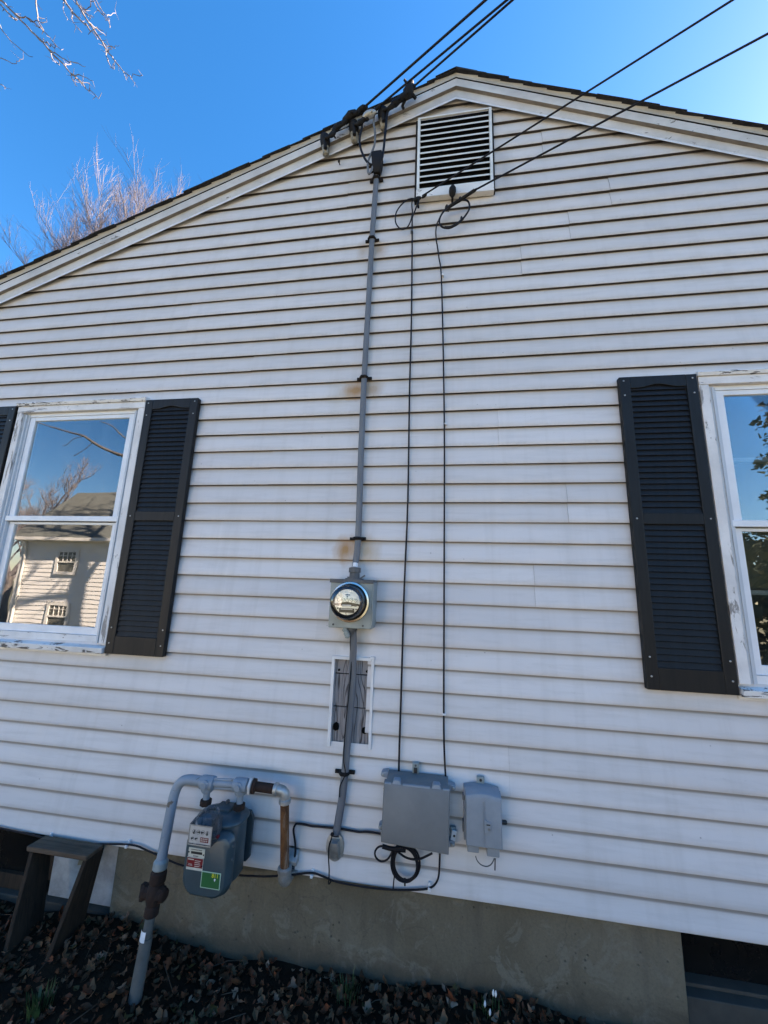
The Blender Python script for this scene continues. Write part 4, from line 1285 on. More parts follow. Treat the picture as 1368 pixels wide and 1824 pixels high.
for cx_ in (-0.198, -0.028):
    b = MB()
    b.loft([[(cx_ - 0.022, -0.1075, 0.791), (cx_ + 0.022, -0.1075, 0.791), (cx_ + 0.013, -0.1065, 0.812), (cx_ - 0.013, -0.1065, 0.812)],
            [(cx_ - 0.022, -0.08, 0.795), (cx_ + 0.022, -0.08, 0.795), (cx_ + 0.013, -0.08, 0.816), (cx_ - 0.013, -0.08, 0.816)]])
    b.build('lid_boss', M['telebox2'], tb, 25, bevel=0.002)
b = MB()
b.box(-0.250, -0.222, -0.1085, -0.09, 0.788, 0.8015); b.box(-0.172, -0.055, -0.1085, -0.09, 0.788, 0.8015); b.box(0.0, 0.027, -0.1085, -0.09, 0.787, 0.8005)
b.split('lid_rim', M['telebox2'], tb, bevel=0.002)
for (ex, ez, s_) in ((-0.268, 0.802, -1), (0.045, 0.778, 1), (-0.272, 0.592, -1), (0.041, 0.562, 1)):
    b = MB()
    pts_ = [(ex + 0.010 * math.cos(a), ez + 0.010 * math.sin(a)) for a in [R(90 * -s_ * -1 + 90 + 180 * i / 8) if s_ < 0 else R(-90 + 180 * i / 8) for i in range(9)]]
    if s_ < 0:
        pts_ = [(ex + 0.010 * math.cos(R(90 + 180 * i / 8)), ez + 0.010 * math.sin(R(90 + 180 * i / 8))) for i in range(9)] + [(ex + 0.022, ez - 0.014), (ex + 0.022, ez + 0.014)]
    else:
        pts_ = [(ex + 0.010 * math.cos(R(-90 + 180 * i / 8)), ez + 0.010 * math.sin(R(-90 + 180 * i / 8))) for i in range(9)] + [(ex - 0.024, ez + 0.014), (ex - 0.024, ez - 0.014)]
    b.prism_y(pts_, -0.040, -0.002)
    ear = b.build('mounting_ear', M['telebox2'], tb, bevel=0.0015)
    MB().lathe((ex, -0.040, ez), (0, -1, 0), [(0.0065, 0), (0.0065, 0.002), (0.004, 0.004)], 10).build('screw', M['zinc'], ear, 40)
b = MB()
b.box(-0.138, -0.108, -0.022, 0.0, 0.812, 0.855)
b.build('hanging_tab', M['meterbox'], tb, bevel=0.003)
MB().box(-0.131, -0.115, -0.030, -0.0225, 0.816, 0.838).build('tab_slot', M['ink'], tb, bevel=0.003)
MB().lathe((-0.123, -0.022, 0.845), (0, -1, 0), [(0.005, 0), (0.004, 0.003)], 8).build('screw', M['darkhub'], tb, 40)

t2b = thing('utility_box', (0.168, 0, 0.56), 'smaller bluish grey plastic box with a domed top, right of the big box', 'utility box')
def round_top(x0, x1, z0, z1, arc, n=12):
    return [(x0, z0), (x1, z0)] + [(x1 + (x0 - x1) * i / n, z1 + arc * math.sin(math.pi * i / n)) for i in range(n + 1)]
b = MB()
pa, pb, pd = round_top(0.099, 0.238, 0.596, 0.760, 0.012), round_top(0.095, 0.242, 0.592, 0.776, 0.012), round_top(0.095, 0.243, 0.592, 0.790, 0.012)
b.loft([[(x, -0.092, z) for x, z in pa], [(x, -0.087, z) for x, z in pb], [(x, -0.045, z) for x, z in pd]])
b.build('cover', M['telebox2'], t2b, 30, bevel=0.0015)
b = MB()
pe_ = round_top(0.089, 0.240, 0.588, 0.788, 0.010)
b.loft([[(x, -0.0445, z) for x, z in pe_], [(x, -0.003, z) for x, z in pe_]])
b.build('housing', M['telebox2'], t2b, 30, bevel=0.0015)
b = MB()
b.box(0.1655, 0.1675, -0.0945, -0.0915, 0.600, 0.764); b.box(0.1735, 0.1745, -0.0935, -0.0915, 0.600, 0.764)
b.split('centre_rib', M['telebox2'], t2b)
b = MB()
b.prism_y([(0.1695, 0.647), (0.191, 0.655), (0.197, 0.664), (0.197, 0.688), (0.1695, 0.700)], -0.099, -0.0915)
la = b.build('latch', M['telebox2'], t2b, bevel=0.002)
MB().box(0.178, 0.193, -0.1005, -0.0993, 0.680, 0.684).build('keyhole', M['ink'], la)
MB().lathe((0.188, -0.0992, 0.666), (0, -1, 0), [(0.0055, 0), (0.0055, 0.0015), (0.004, 0.0015), (0.004, 0.0002)], 14).build('screw', M['telebox'], la, 40)
b = MB()
b.box(0.102, 0.150, -0.060, -0.004, 0.553, 0.5875); b.box(0.182, 0.233, -0.060, -0.004, 0.546, 0.5875)
b.split('cable_entry', M['telebox2'], t2b, bevel=0.004)
b = MB()
b.box(0.147, 0.180, -0.016, 0.0, 0.785, 0.824)
b.build('mounting_tab', M['meterbox'], t2b, bevel=0.002)
MB().lathe((0.164, -0.016, 0.811), (0, -1, 0), [(0.006, 0), (0.005, 0.003)], 10).build('screw', M['ink'], t2b, 40)
b = MB()
b.box(0.083, 0.0935, -0.05, -0.02, 0.74, 0.76); b.box(0.083, 0.0885, -0.05, -0.02, 0.62, 0.66)
b.split('hinge', M['telebox'], t2b, bevel=0.002)
b = MB()
b.lathe((0.241, -0.045, 0.673), (1, 0, 0), [(0.009, 0), (0.009, 0.022), (0.006, 0.027)], 10)
b.build('plug', M['ink'], t2b, 40)
MB().tube(smoothpath([(0.1363, -0.05, 0.5371), (0.1426, -0.05, 0.5216), (0.1577, -0.05, 0.5088), (0.1792, -0.05, 0.5049), (0.1967, -0.05, 0.5128), (0.2077, -0.05, 0.5276), (0.2114, -0.05, 0.5376)], 4), 0.0022, 6).build('loop_wire', M['darkhub'], t2b, 50)
MB().tube([(0.2157, -0.05, 0.5381), (0.2139, -0.05, 0.4958)], 0.0028, 6).build('stub_wire', M['ink'], t2b, 50)

gc = Vector((0.0442, -0, 0.5977))
b = MB()
gb = thing('ground_clip', gc, 'small white cable clip on the wall between the two grey boxes', 'clip')
b.box(gc.x - 0.013, gc.x + 0.013, -0.016, 0.0, gc.z - 0.008, gc.z + 0.018)
b.build('zinc_block', M['meterbox'], gb, bevel=0.004)
b = MB()
b.obox((gc.x + 0.002, -0.022, gc.z - 0.008), (0.011, 0, -0.002), (0, 0.007, 0), (0.004, 0, 0.020))
b.build('clip_body', M['white'], gb, bevel=0.003)
MB().lathe((gc.x + 0.004, -0.029, gc.z - 0.008), (0, -1, 0), [(0.005, 0), (0.004, 0.002)], 10).build('screw', M['ink'], gb, 40)

# cable coil and low cables
ck = Vector((-0.1619, -0.035, 0.4642))
pts = []
for i in range(5 * 28 + 1):
    a = 2 * math.pi * i / 28 + R(100)
    lp = i / 28
    rr_ = 0.058 + 0.003 * math.sin(lp * 2.6) - 0.002 * lp * 0.5
    pts.append((ck.x + rr_ * math.cos(a) + 0.005 * math.sin(lp * 1.9), ck.y + 0.006 * math.sin(lp * 2.2 + 1), ck.z + 0.002 + (rr_ + 0.010) * math.sin(a) + 0.004 * math.cos(lp * 1.3)))
cl = thing('cable_coil', (ck.x, -0.03, ck.z - 0.07), 'coil of slack black cable hanging under the large grey box', 'cable')
MB().tube(pts, 0.0042, 7).build('coil', M['wire'], cl, 60)
MB().tube(smoothpath([(-0.1717, -0.05, 0.5311), (-0.2182, -0.048, 0.5225), (-0.256, -0.046, 0.525), (-0.2796, -0.044, 0.5171), (-0.2924, -0.042, 0.4962), (-0.2881, -0.04, 0.4754), (-0.2691, -0.038, 0.4625), (-0.2484, -0.036, 0.4651), (-0.2304, -0.034, 0.479), (-0.2173, -0.032, 0.5036), (-0.2131, -0.03, 0.5111)], 4), 0.0042, 7).build('small_loop', M['wire'], cl, 60)
MB().tube(smoothpath([(-0.1898, -0.05, 0.513), (-0.1619, -0.048, 0.4972), (-0.1298, -0.046, 0.4912), (-0.098, -0.044, 0.4947), (-0.0664, -0.042, 0.5093), (-0.0439, -0.04, 0.5208)], 4), 0.0044, 7).build('tail', M['wire'], cl, 60)
MB().tube(smoothpath([(-0.2601, -0.05, 0.5267), (-0.2276, -0.0467, 0.5207), (-0.1907, -0.0433, 0.5191), (-0.1585, -0.04, 0.5183)], 4), 0.009, 8).build('bundle', M['wire'], cl, 60)
MB().tube([(-0.1606, -0.03, 0.4076), (-0.16, -0.03, 0.3802)], 0.004, 7).build('tie_end', M['wire'], cl, 50)
wire('hanging_wire', [(-0.2158, -0.045, 0.5071), (-0.2185, -0.042, 0.477), (-0.2146, -0.039, 0.4438), (-0.2063, -0.036, 0.4154), (-0.2079, -0.033, 0.3936), (-0.2101, -0.03, 0.36)], 0.0028, 'thin black wire hanging left of the coil down to the siding edge', 'wire')

lw = thing('black_cable', (-0.4613, -0.02, 0.347), 'long black cable drooping along the bottom edge of the siding', 'cable')
MB().tube(smoothpath([(-3.2148, -0.018, 0.3975), (-2.4532, -0.018, 0.3667), (-2.036, -0.018, 0.3478), (-1.9225, -0.018, 0.3412), (-1.7277, -0.018, 0.3469), (-1.496, -0.018, 0.3704), (-1.3997, -0.018, 0.3571), (-1.2827, -0.018, 0.3318), (-1.193, -0.018, 0.3176), (-0.9934, -0.018, 0.3132), (-0.8832, -0.018, 0.3182), (-0.7756, -0.018, 0.3295), (-0.6704, -0.018, 0.3493), (-0.5796, -0.018, 0.3672), (-0.5271, -0.018, 0.3609), (-0.4619, -0.018, 0.3478), (-0.3354, -0.018, 0.3451), (-0.212, -0.018, 0.3506), (-0.1153, -0.018, 0.3632), (-0.0556, -0.018, 0.3771), (-0.0273, -0.018, 0.4013), (-0.0156, -0.018, 0.4378), (-0.0125, -0.018, 0.5092)], 4), 0.0042, 7).build('cable', M['wire'], lw, 60)
wcl = None
for c in ((-0.5784, -0, 0.3565), (-0.0562, -0, 0.3739), (-1.5104, -0, 0.3624), (-1.95, -0, 0.3432)):
    if wcl is None:
        b = MB()
        b.box(c[0] - 0.006, c[0] + 0.006, -0.026, 0.002, c[2] - 0.007, c[2] + 0.006)
        b.box(c[0] - 0.005, c[0] + 0.005, -0.010, 0.002, c[2] + 0.0062, c[2] + 0.019)
        wcl = b.build('clip', M['white'], lw, bevel=0.002)
        c00 = c
    else:
        part_copy(wcl, lw, (c[0] - c00[0], 0, c[2] - c00[2]))
wire('black_cable', [(-0.6731, -0.02, 0.383), (-0.6641, -0.0198, 0.4045), (-0.6616, -0.0195, 0.4304), (-0.6623, -0.0192, 0.4561), (-0.668, -0.019, 0.4866), (-0.6758, -0.0187, 0.5144), (-0.6768, -0.0185, 0.5327), (-0.6688, -0.0182, 0.5493), (-0.6565, -0.018, 0.5527), (-0.625, -0.0178, 0.5526), (-0.5935, -0.0175, 0.5494), (-0.5563, -0.0173, 0.5513), (-0.5132, -0.017, 0.5529), (-0.4825, -0.0168, 0.5543), (-0.4458, -0.0165, 0.5536), (-0.4062, -0.0163, 0.5515), (-0.3706, -0.016, 0.5507)] + [(-0.3317, -0.02, 0.5581), (-0.2732, -0.02, 0.557)], 0.0046, 'black cable under a siding lap from the hood vent to the big grey box', 'cable')

# small grey hood vent at the siding edge behind the rusty pipe
hv = thing('hood_vent', (-0.7012, -0, 0.3742), 'small grey hood vent at the siding edge behind the rusty pipe', 'vent')
b = MB()
b.loft([[(-0.705, -0.002, 0.445), (-0.652, -0.002, 0.440), (-0.652, 0.03, 0.440), (-0.705, 0.03, 0.445)],
        [(-0.708, -0.036, 0.415), (-0.648, -0.036, 0.408), (-0.648, 0.03, 0.408), (-0.708, 0.03, 0.415)],
        [(-0.708, -0.034, 0.398), (-0.648, -0.034, 0.392), (-0.648, 0.03, 0.392), (-0.708, 0.03, 0.398)]])
b.build('hood', M['zinc'], hv, bevel=0.002)
MB().box(-0.702, -0.654, 0.0, 0.03, 0.345, 0.391).build('throat', M['darkhub'], hv, bevel=0.002)
MB().box(-0.705, -0.650, -0.018, 0.0, 0.352, 0.360).build('flap', M['zinc'], hv, bevel=0.001)

# ------------------------------------------------------------------ gas meter and pipes
gm = thing('gas_meter', (-0.975, -0.14, 0.36), 'blue-grey gas meter with dials and a green sticker hung from pipes', 'gas meter')
def stadium(cx_, cy_, hx, hy, z, n=28, e=2.6):
    out = []
    for i in range(n):
        a = 2 * math.pi * i / n
        ca, sa = math.cos(a), math.sin(a)
        out.append((cx_ + hx * math.copysign(abs(ca) ** (2 / e), ca), cy_ + hy * math.copysign(abs(sa) ** (2 / e), sa), z))
    return out
b = MB()
bx, by = -0.972, -0.125
b.loft([stadium(bx, by, 0.098, 0.072, 0.385), stadium(bx, by, 0.104, 0.078, 0.395), stadium(bx, by, 0.104, 0.078, 0.590), stadium(bx, by, 0.100, 0.076, 0.598)])
b.build('case', M['gas'], gm, 40)
b = MB()
b.loft([stadium(bx, by, 0.112, 0.086, 0.5985), stadium(bx, by, 0.113, 0.087, 0.606), stadium(bx, by, 0.108, 0.082, 0.613), stadium(bx, by, 0.075, 0.055, 0.622), stadium(bx, by, 0.03, 0.025, 0.624)])
b.box(bx - 0.042, bx + 0.032, by - 0.015, by + 0.055, 0.615, 0.634)
b.build('top_plate', M['gas'], gm, 40, bevel=0.003)
MB().lathe((bx - 0.008, by + 0.045, 0.633), (0, 0, 1), [(0.009, 0), (0.009, 0.010), (0.005, 0.013)], 8).build('plug', M['darkhub'], gm, 40)
b = MB()
b.loft([[(x, -0.048, z) for x, z in [(-1.078, 0.41), (-1.06, 0.39), (-0.884, 0.39), (-0.866, 0.41), (-0.864, 0.57), (-0.88, 0.596), (-1.064, 0.596), (-1.08, 0.57)]],
        [(x, -0.034, z) for x, z in [(-1.076, 0.41), (-1.06, 0.39), (-0.884, 0.39), (-0.866, 0.41), (-0.864, 0.57), (-0.88, 0.596), (-1.064, 0.596), (-1.08, 0.57)]]])
b.build('rear_flange', M['gas'], gm, bevel=0.003)
def cover_poly(x0, x1, z0, z1, rb, rt, n=8):
    P_ = []
    for cx_, cz, r, a0 in ((x1 - rb, z0 + rb, rb, -90), (x1 - rt, z1 - rt, rt, 0), (x0 + rt, z1 - rt, rt, 90), (x0 + rb, z0 + rb, rb, 180)):
        for i in range(n + 1):
            a = R(a0 + 90 * i / n)
            P_.append((cx_ + r * math.cos(a), cz + r * math.sin(a)))
    return P_
b = MB()
for_ring = [(-1.070, -0.864, 0.361, 0.592, 0.062, 0.03, -0.200), (-1.072, -0.862, 0.359, 0.594, 0.063, 0.03, -0.214), (-1.068, -0.866, 0.363, 0.590, 0.060, 0.03, -0.222), (-1.064, -0.870, 0.368, 0.584, 0.058, 0.032, -0.238), (-1.056, -0.878, 0.376, 0.574, 0.052, 0.034, -0.245)]
b.loft([[(x, yy_, z) for x, z in cover_poly(x0, x1, z0, z1, rb, rt)] for x0, x1, z0, z1, rb, rt, yy_ in for_ring])
b.build('front_cover', M['gas'], gm, 35)
for (sx, sz) in ((-1.071, 0.445), (-1.065, 0.53), (-1.030, 0.364), (-0.935, 0.361), (-0.870, 0.43), (-0.866, 0.50), (-0.868, 0.55)):
    MB().lathe((sx, -0.213, sz), (0, -1, 0), [(0.0075, 0), (0.0075, 0.010), (0.004, 0.012)], 8).build('bolt', M['gas'], gm, 40)
# register window
b = MB()
b.loft([[(-1.030, -0.2452, 0.577), (-0.922, -0.2452, 0.577), (-0.922, -0.2452, 0.655), (-1.030, -0.2452, 0.655)],
        [(-1.028, -0.292, 0.577), (-0.925, -0.292, 0.577), (-0.925, -0.292, 0.650), (-1.028, -0.292, 0.650)]])
b.build('index_cover', M['clear'], gm)
b = MB()
prs = []
for yy_, zt_, hw in ((-0.2895, 0.651, 0.051), (-0.270, 0.668, 0.049), (-0.245, 0.686, 0.044), (-0.215, 0.690, 0.038), (-0.200, 0.660, 0.034)):
    prs.append([(-0.976 + hw * math.cos(R(180 * i / 10)), yy_, 0.6505 + (zt_ - 0.650) * math.sin(R(180 * i / 10))) for i in range(11)])
b.loft(prs, closed=False, caps=False)
b.build('index_hood', M['clear'], gm, 60)
b = MB()
b.box(-1.020, -0.930, -0.244, -0.206, 0.586, 0.652)
b.build('index_body', M['darkhub'], gm, bevel=0.004)
b = MB()
b.box(-1.0275, -0.9255, -0.2932, -0.2923, 0.577, 0.5815); b.box(-1.0275, -0.9255, -0.2932, -0.2923, 0.646, 0.650)
b.box(-1.0275, -1.024, -0.2932, -0.2923, 0.5815, 0.646); b.box(-0.929, -0.9255, -0.2932, -0.2923, 0.5815, 0.646)
b.split('index_bezel', M['zinc'], gm)
b = MB()
b.box(-1.0235, -0.9295, -0.2915, -0.2905, 0.5835, 0.6445)
ip = b.build('dial_plate', M['white'], gm)
for i in range(4):
    a = rnd.uniform(0, 6.28)
    cx_ = -1.004 + 0.019 * i
    q = MB().tube([(cx_ - 0.006 * math.cos(a), -0.2922, 0.625 - 0.006 * math.sin(a)), (cx_ + 0.006 * math.cos(a), -0.2922, 0.625 + 0.006 * math.sin(a))], [0.0038, 0.0012], 6)
    q.lathe((cx_, -0.2918, 0.625), (0, -1, 0), [(0.0075, 0), (0.0082, 0), (0.0082, 0.0004), (0.0075, 0.0004)], 14, caps=False)
    q.build('dial', M['ink'], ip)
for cx_ in (-1.008, -0.991):
    q = MB().tube([(cx_ - 0.005, -0.2922, 0.600), (cx_ + 0.004, -0.2922, 0.602)], [0.0034, 0.0012], 6)
    q.lathe((cx_, -0.2918, 0.600), (0, -1, 0), [(0.006, 0), (0.0066, 0), (0.0066, 0.0004), (0.006, 0.0004)], 14, caps=False)
    q.build('dial', M['ink'], ip)
b = MB()
b.box(-0.974, -0.938, -0.2925, -0.2917, 0.591, 0.608)
rp = b.build('red_plate', M['red'], ip)
b = MB()
for j in range(2):
    for i in range(4):
        b.box(-0.971 + 0.008 * i, -0.966 + 0.008 * i, -0.2928, -0.2926, 0.5945 + 0.007 * j, 0.5985 + 0.007 * j)
b.build('print_marks', M['cream'], ip, kind='stuff')
MB().lathe((-0.921, -0.255, 0.598), (1, -0.2, 0), [(0.007, 0), (0.007, 0.006)], 10).build('seal', M['red'], gm, 40)
b = MB()
b.box(-1.046, -0.973, -0.2475, -0.2452, 0.507, 0.540)
tg = b.build('tag', M['cream'], gm, bevel=0.0006)
b = MB()
b.box(-1.034, -0.984, -0.2482, -0.2476, 0.519, 0.528)
for i in range(9):
    b.box(-1.033 + 0.0055 * i, -1.030 + 0.0055 * i, -0.2482, -0.2476, 0.5325, 0.536)
for i in range(4):
    b.box(-1.022 + 0.006 * i, -1.018 + 0.006 * i, -0.2482, -0.2476, 0.5105, 0.5135)
b.build('print_marks', M['ink'], tg, kind='stuff')
b = MB()
b.box(-1.049, -0.976, -0.2475, -0.2452, 0.461, 0.5055)
tg = b.build('tag', M['cream'], gm, bevel=0.0006)
b = MB()
b.box(-1.048, -0.977, -0.2480, -0.2476, 0.471, 0.5045)
b.build('red_field', M['red'], tg)
b = MB()
b.box(-1.044, -1.018, -0.2484, -0.2481, 0.497, 0.5005)
for j in range(4):
    b.box(-1.013, -0.990 + 0.003 * (j % 2), -0.2484, -0.2481, 0.4755 + 0.0065 * j, 0.4775 + 0.0065 * j)
b.box(-1.042, -1.022, -0.2484, -0.2481, 0.477, 0.4785); b.box(-1.040, -1.024, -0.2484, -0.2481, 0.481, 0.4825)
b.build('print_marks', M['cream'], tg, kind='stuff')
for sx, sz in ((-1.043, 0.524), (-0.977, 0.520), (-1.045, 0.484), (-0.979, 0.480)):
    MB().lathe((sx, -0.2474, sz), (0, -1, 0), [(0.0032, 0), (0.0026, 0.002)], 8).build('rivet', M['chrome'], gm, 40)
b = MB()
b.box(-0.978, -0.893, -0.2468, -0.2453, 0.405, 0.463)
stk = b.build('sticker', M['palegreen'], gm)
MB().box(-0.975, -0.896, -0.2472, -0.2469, 0.408, 0.460).build('green_field', M['green'], stk)
text_part('811', 0.020, (-0.917, -0.2476, 0.452), M['yellow'], 'lettering', stk)
MB().lathe((-0.917, -0.2473, 0.4395), (0, -1, 0), [(0.0035, 0), (0.0035, 0.0006)], 12).build('logo_dot', M['white'], stk)
q = MB()
q.add([(-0.9205, -0.2477, 0.4385), (-0.9135, -0.2477, 0.4385), (-0.917, -0.2477, 0.432)], [(0, 1, 2)])
q.build('logo_point', M['white'], stk, fix=False)

# house side pipework
gp = thing('gas_pipe', (-0.88, -0.1, 0.35), 'painted gas manifold pipe ending in a rusty drop pipe at the foundation', 'pipe')
TL, TR = Vector((-1.065, -0.122, 0.727)), Vector((-0.902, -0.122, 0.733))
b = MB()
for T_ in (TL, TR):
    b = MB()
    b.lathe(T_ + Vector((-0.034, 0, -0.001)), (1, 0, 0), [(0.022, 0), (0.028, 0.004), (0.030, 0.018), (0.030, 0.050), (0.028, 0.064), (0.022, 0.068)], 18)
    b.lathe(T_ + Vector((0, 0, 0)), (0, 0, -1), [(0.026, 0), (0.027, 0.030), (0.022, 0.038), (0.0145, 0.040), (0.0145, 0.075)], 18)
    b.lathe(T_ + Vector((0, -0.020, 0)), (0, -1, 0), [(0.020, 0), (0.020, 0.010), (0.013, 0.013), (0.012, 0.018)], 16)
    b.build('tee', M['pipe'], gp, 40)
b = MB()
b.tube([TL, TL.lerp(TR, 0.5), TR], 0.0165, 14)
b.tube([TL + Vector((0.03, -0.004, -0.018)), TR + Vector((-0.03, -0.004, -0.018))], 0.006, 8)
b.tube([TL + Vector((0.03, -0.004, 0.018)), TR + Vector((-0.03, -0.004, 0.018))], 0.006, 8)
b.build('cross_bar', M['pipe'], gp, 40)
for T_ in (TL, TR):
    b = MB()
    pr = [(0.020, 0), (0.026, 0.003), (0.026, 0.022), (0.020, 0.026)]
    b.lathe((T_.x, T_.y, 0.634), (0, 0, 1), pr, 8)
    b.build('swivel_nut', M['brownrust'], gp, 20, bevel=0.001)
b = MB()
b.lathe((-0.868, -0.118, 0.733), (1, 0.1, -0.06), [(0.020, 0), (0.036, 0.004), (0.036, 0.014), (0.022, 0.018), (0.024, 0.024)], 6)
b.build('union', M['trim'], gp, 20, bevel=0.002)
E1 = Vector((-0.706, -0.092, 0.716))
b = MB()
b.lathe((-0.848, -0.115, 0.7305), (1, 0.16, -0.10), [(0.030, -0.003), (0.030, 0.010), (0.020, 0.013), (0.020, 0.12)], 14)
b.build('nipple', M['brownrust'], gp, 40)
b = MB()
el = [E1 + Vector((-0.045, -0.006, 0.004)), E1 + Vector((-0.020, -0.003, 0.002)), E1 + Vector((-0.006, 0, -0.004)), E1 + Vector((0.002, 0.001, -0.018)), E1 + Vector((0.003, 0.003, -0.050))]
b.tube(smoothpath(el, 4), 0.0215, 14)
b.lathe(el[0], (1, 0, 0), [(0.022, -0.004), (0.027, 0), (0.027, 0.012), (0.022, 0.016)], 14)
b.lathe(el[-1], (0, 0, 1), [(0.022, -0.004), (0.027, 0), (0.027, 0.014), (0.022, 0.018)], 14)
b.build('elbow', M['zinc'], gp, 50)
D0, D1 = E1 + Vector((0.003, 0.003, -0.05)), Vector((-0.694, -0.052, 0.385))
MB().tube([D0, D0.lerp(D1, 0.25), D0.lerp(D1, 0.5), D0.lerp(D1, 0.75), D1], 0.0195, 14).build('drop_pipe', M['rust'], gp, 40)
b = MB()
b.tube(smoothpath([D1 + Vector((0, 0, 0.012)), D1 + Vector((0, 0, -0.022)), D1 + Vector((0, 0.012, -0.042)), D1 + Vector((0, 0.035, -0.050)), D1 + Vector((0, 0.09, -0.050))], 4), 0.027, 14)
b.lathe(D1 + Vector((0, 0, 0.010)), (0, 0, -1), [(0.022, -0.004), (0.031, 0), (0.031, 0.016), (0.027, 0.020)], 14)
b.build('elbow', M['zinc'], gp, 50)

gr = thing('gas_pipe', (-1.214, -0.235, 0), 'bent grey gas riser pipe with a rusty shutoff valve rising from the leaves', 'pipe')
B0, B1 = Vector((-1.214, -0.235, -0.05)), Vector((-1.222, -0.135, 0.63))
def on(t): return B0.lerp(B1, t)
def zt_(z): return on((z + 0.05) / 0.68)
rp_ = [zt_(0.41), zt_(0.47), zt_(0.55), zt_(0.62), Vector((-1.221, -0.128, 0.665)), Vector((-1.210, -0.125, 0.700)), Vector((-1.188, -0.124, 0.722)), Vector((-1.155, -0.123, 0.730)), Vector((-1.12, -0.122, 0.729)), Vector((-1.095, -0.122, 0.728))]
MB().tube(smoothpath(rp_, 4), 0.0215, 16).build('bent_pipe', M['pipe'], gr, 50)
ax = (B1 - B0).normalized()
MB().lathe(zt_(0.392), ax, [(0.026, 0), (0.030, 0.004), (0.030, 0.028), (0.026, 0.034), (0.022, 0.038)], 16).build('coupling', M['meterbox'], gr, 30)
b = MB()
b.lathe(zt_(0.236), ax, [(0.024, 0), (0.029, 0.004), (0.029, 0.032), (0.025, 0.036), (0.033, 0.058), (0.035, 0.08), (0.032, 0.102), (0.027, 0.110), (0.033, 0.116), (0.033, 0.148), (0.026, 0.158)], 14)
vc = zt_(0.312)
b.lathe(vc + Vector((0.02, 0, 0)), (1, -0.25, 0.05), [(0.028, 0), (0.030, 0.012), (0.024, 0.022), (0.026, 0.028), (0.016, 0.034)], 10)
b.lathe(vc + Vector((-0.02, 0, 0)), (-1, 0.1, -0.06), [(0.028, 0), (0.026, 0.018), (0.030, 0.022), (0.030, 0.034), (0.018, 0.038)], 10)
b.box(vc.x - 0.066, vc.x - 0.050, vc.y - 0.01, vc.y + 0.012, vc.z - 0.035, vc.z + 0.028)
b.build('shutoff_valve', M['brownrust'], gr, 30, bevel=0.0015)
MB().tube([zt_(0.24), zt_(0.20), zt_(0.15)], 0.0195, 14).build('lower_pipe', M['darkpipe'], gr, 40)
MB().tube([zt_(0.168), zt_(0.08), zt_(0.0), B0], [0.0235, 0.0245, 0.0245, 0.0245], 14).build('ground_sleeve', M['darkpipe'], gr, 40)
tp_ = MB()
a0 = [R(198 + 9 * i) for i in range(11)]
rr_ = [[zt_(z_) + Vector((k_ * math.cos(a), k_ * math.sin(a), 0)) for a in a0] for z_, k_ in ((0.166, 0.0252), (0.169, 0.0256), (0.197, 0.0250), (0.199, 0.0244))]
tp_.loft(rr_, closed=False, caps=False)
tp_.build('tape', M['white'], gr, 40)

# ------------------------------------------------------------------ old wooden stool
stl = thing('wooden_stool', (-1.79, -0.09, 0), 'dark weathered plank stool standing by the basement window', 'stool')
b = MB()
b.loft([[(-1.968, -0.108, 0.336), (-1.640, -0.108, 0.334), (-1.638, -0.020, 0.336), (-1.968, -0.020, 0.338)],
        [(-1.972, -0.108, 0.357), (-1.640, -0.108, 0.355), (-1.634, -0.020, 0.357), (-1.962, -0.020, 0.359)]])
b.build('seat', M['stooltop'], stl, bevel=0.004)
for (xt, xb_) in ((-1.944, -1.898), (-1.650, -1.697)):
    b = MB()
    tk = 0.020
    b.loft([[(xb_ - tk / 2, -0.195, -0.06), (xb_ + tk / 2, -0.195, -0.06), (xb_ + tk / 2, -0.02, -0.06), (xb_ - tk / 2, -0.02, -0.06)],
            [(xt - tk / 2, -0.104, 0.335), (xt + tk / 2, -0.104, 0.333), (xt + tk / 2, -0.006, 0.333), (xt - tk / 2, -0.006, 0.335)]])
    b.build('leg', M['stool'], stl, bevel=0.003)
b = MB()
b.obox((-1.772, 0.070, 0.262), (0.055, 0, 0.012), (0, 0.004, 0), (0.012, 0, 0.058))
tag(b.build('board_scrap', M['card'], None, bevel=0.001), 'small tan board scrap propped against the white boards behind the stool', 'board')

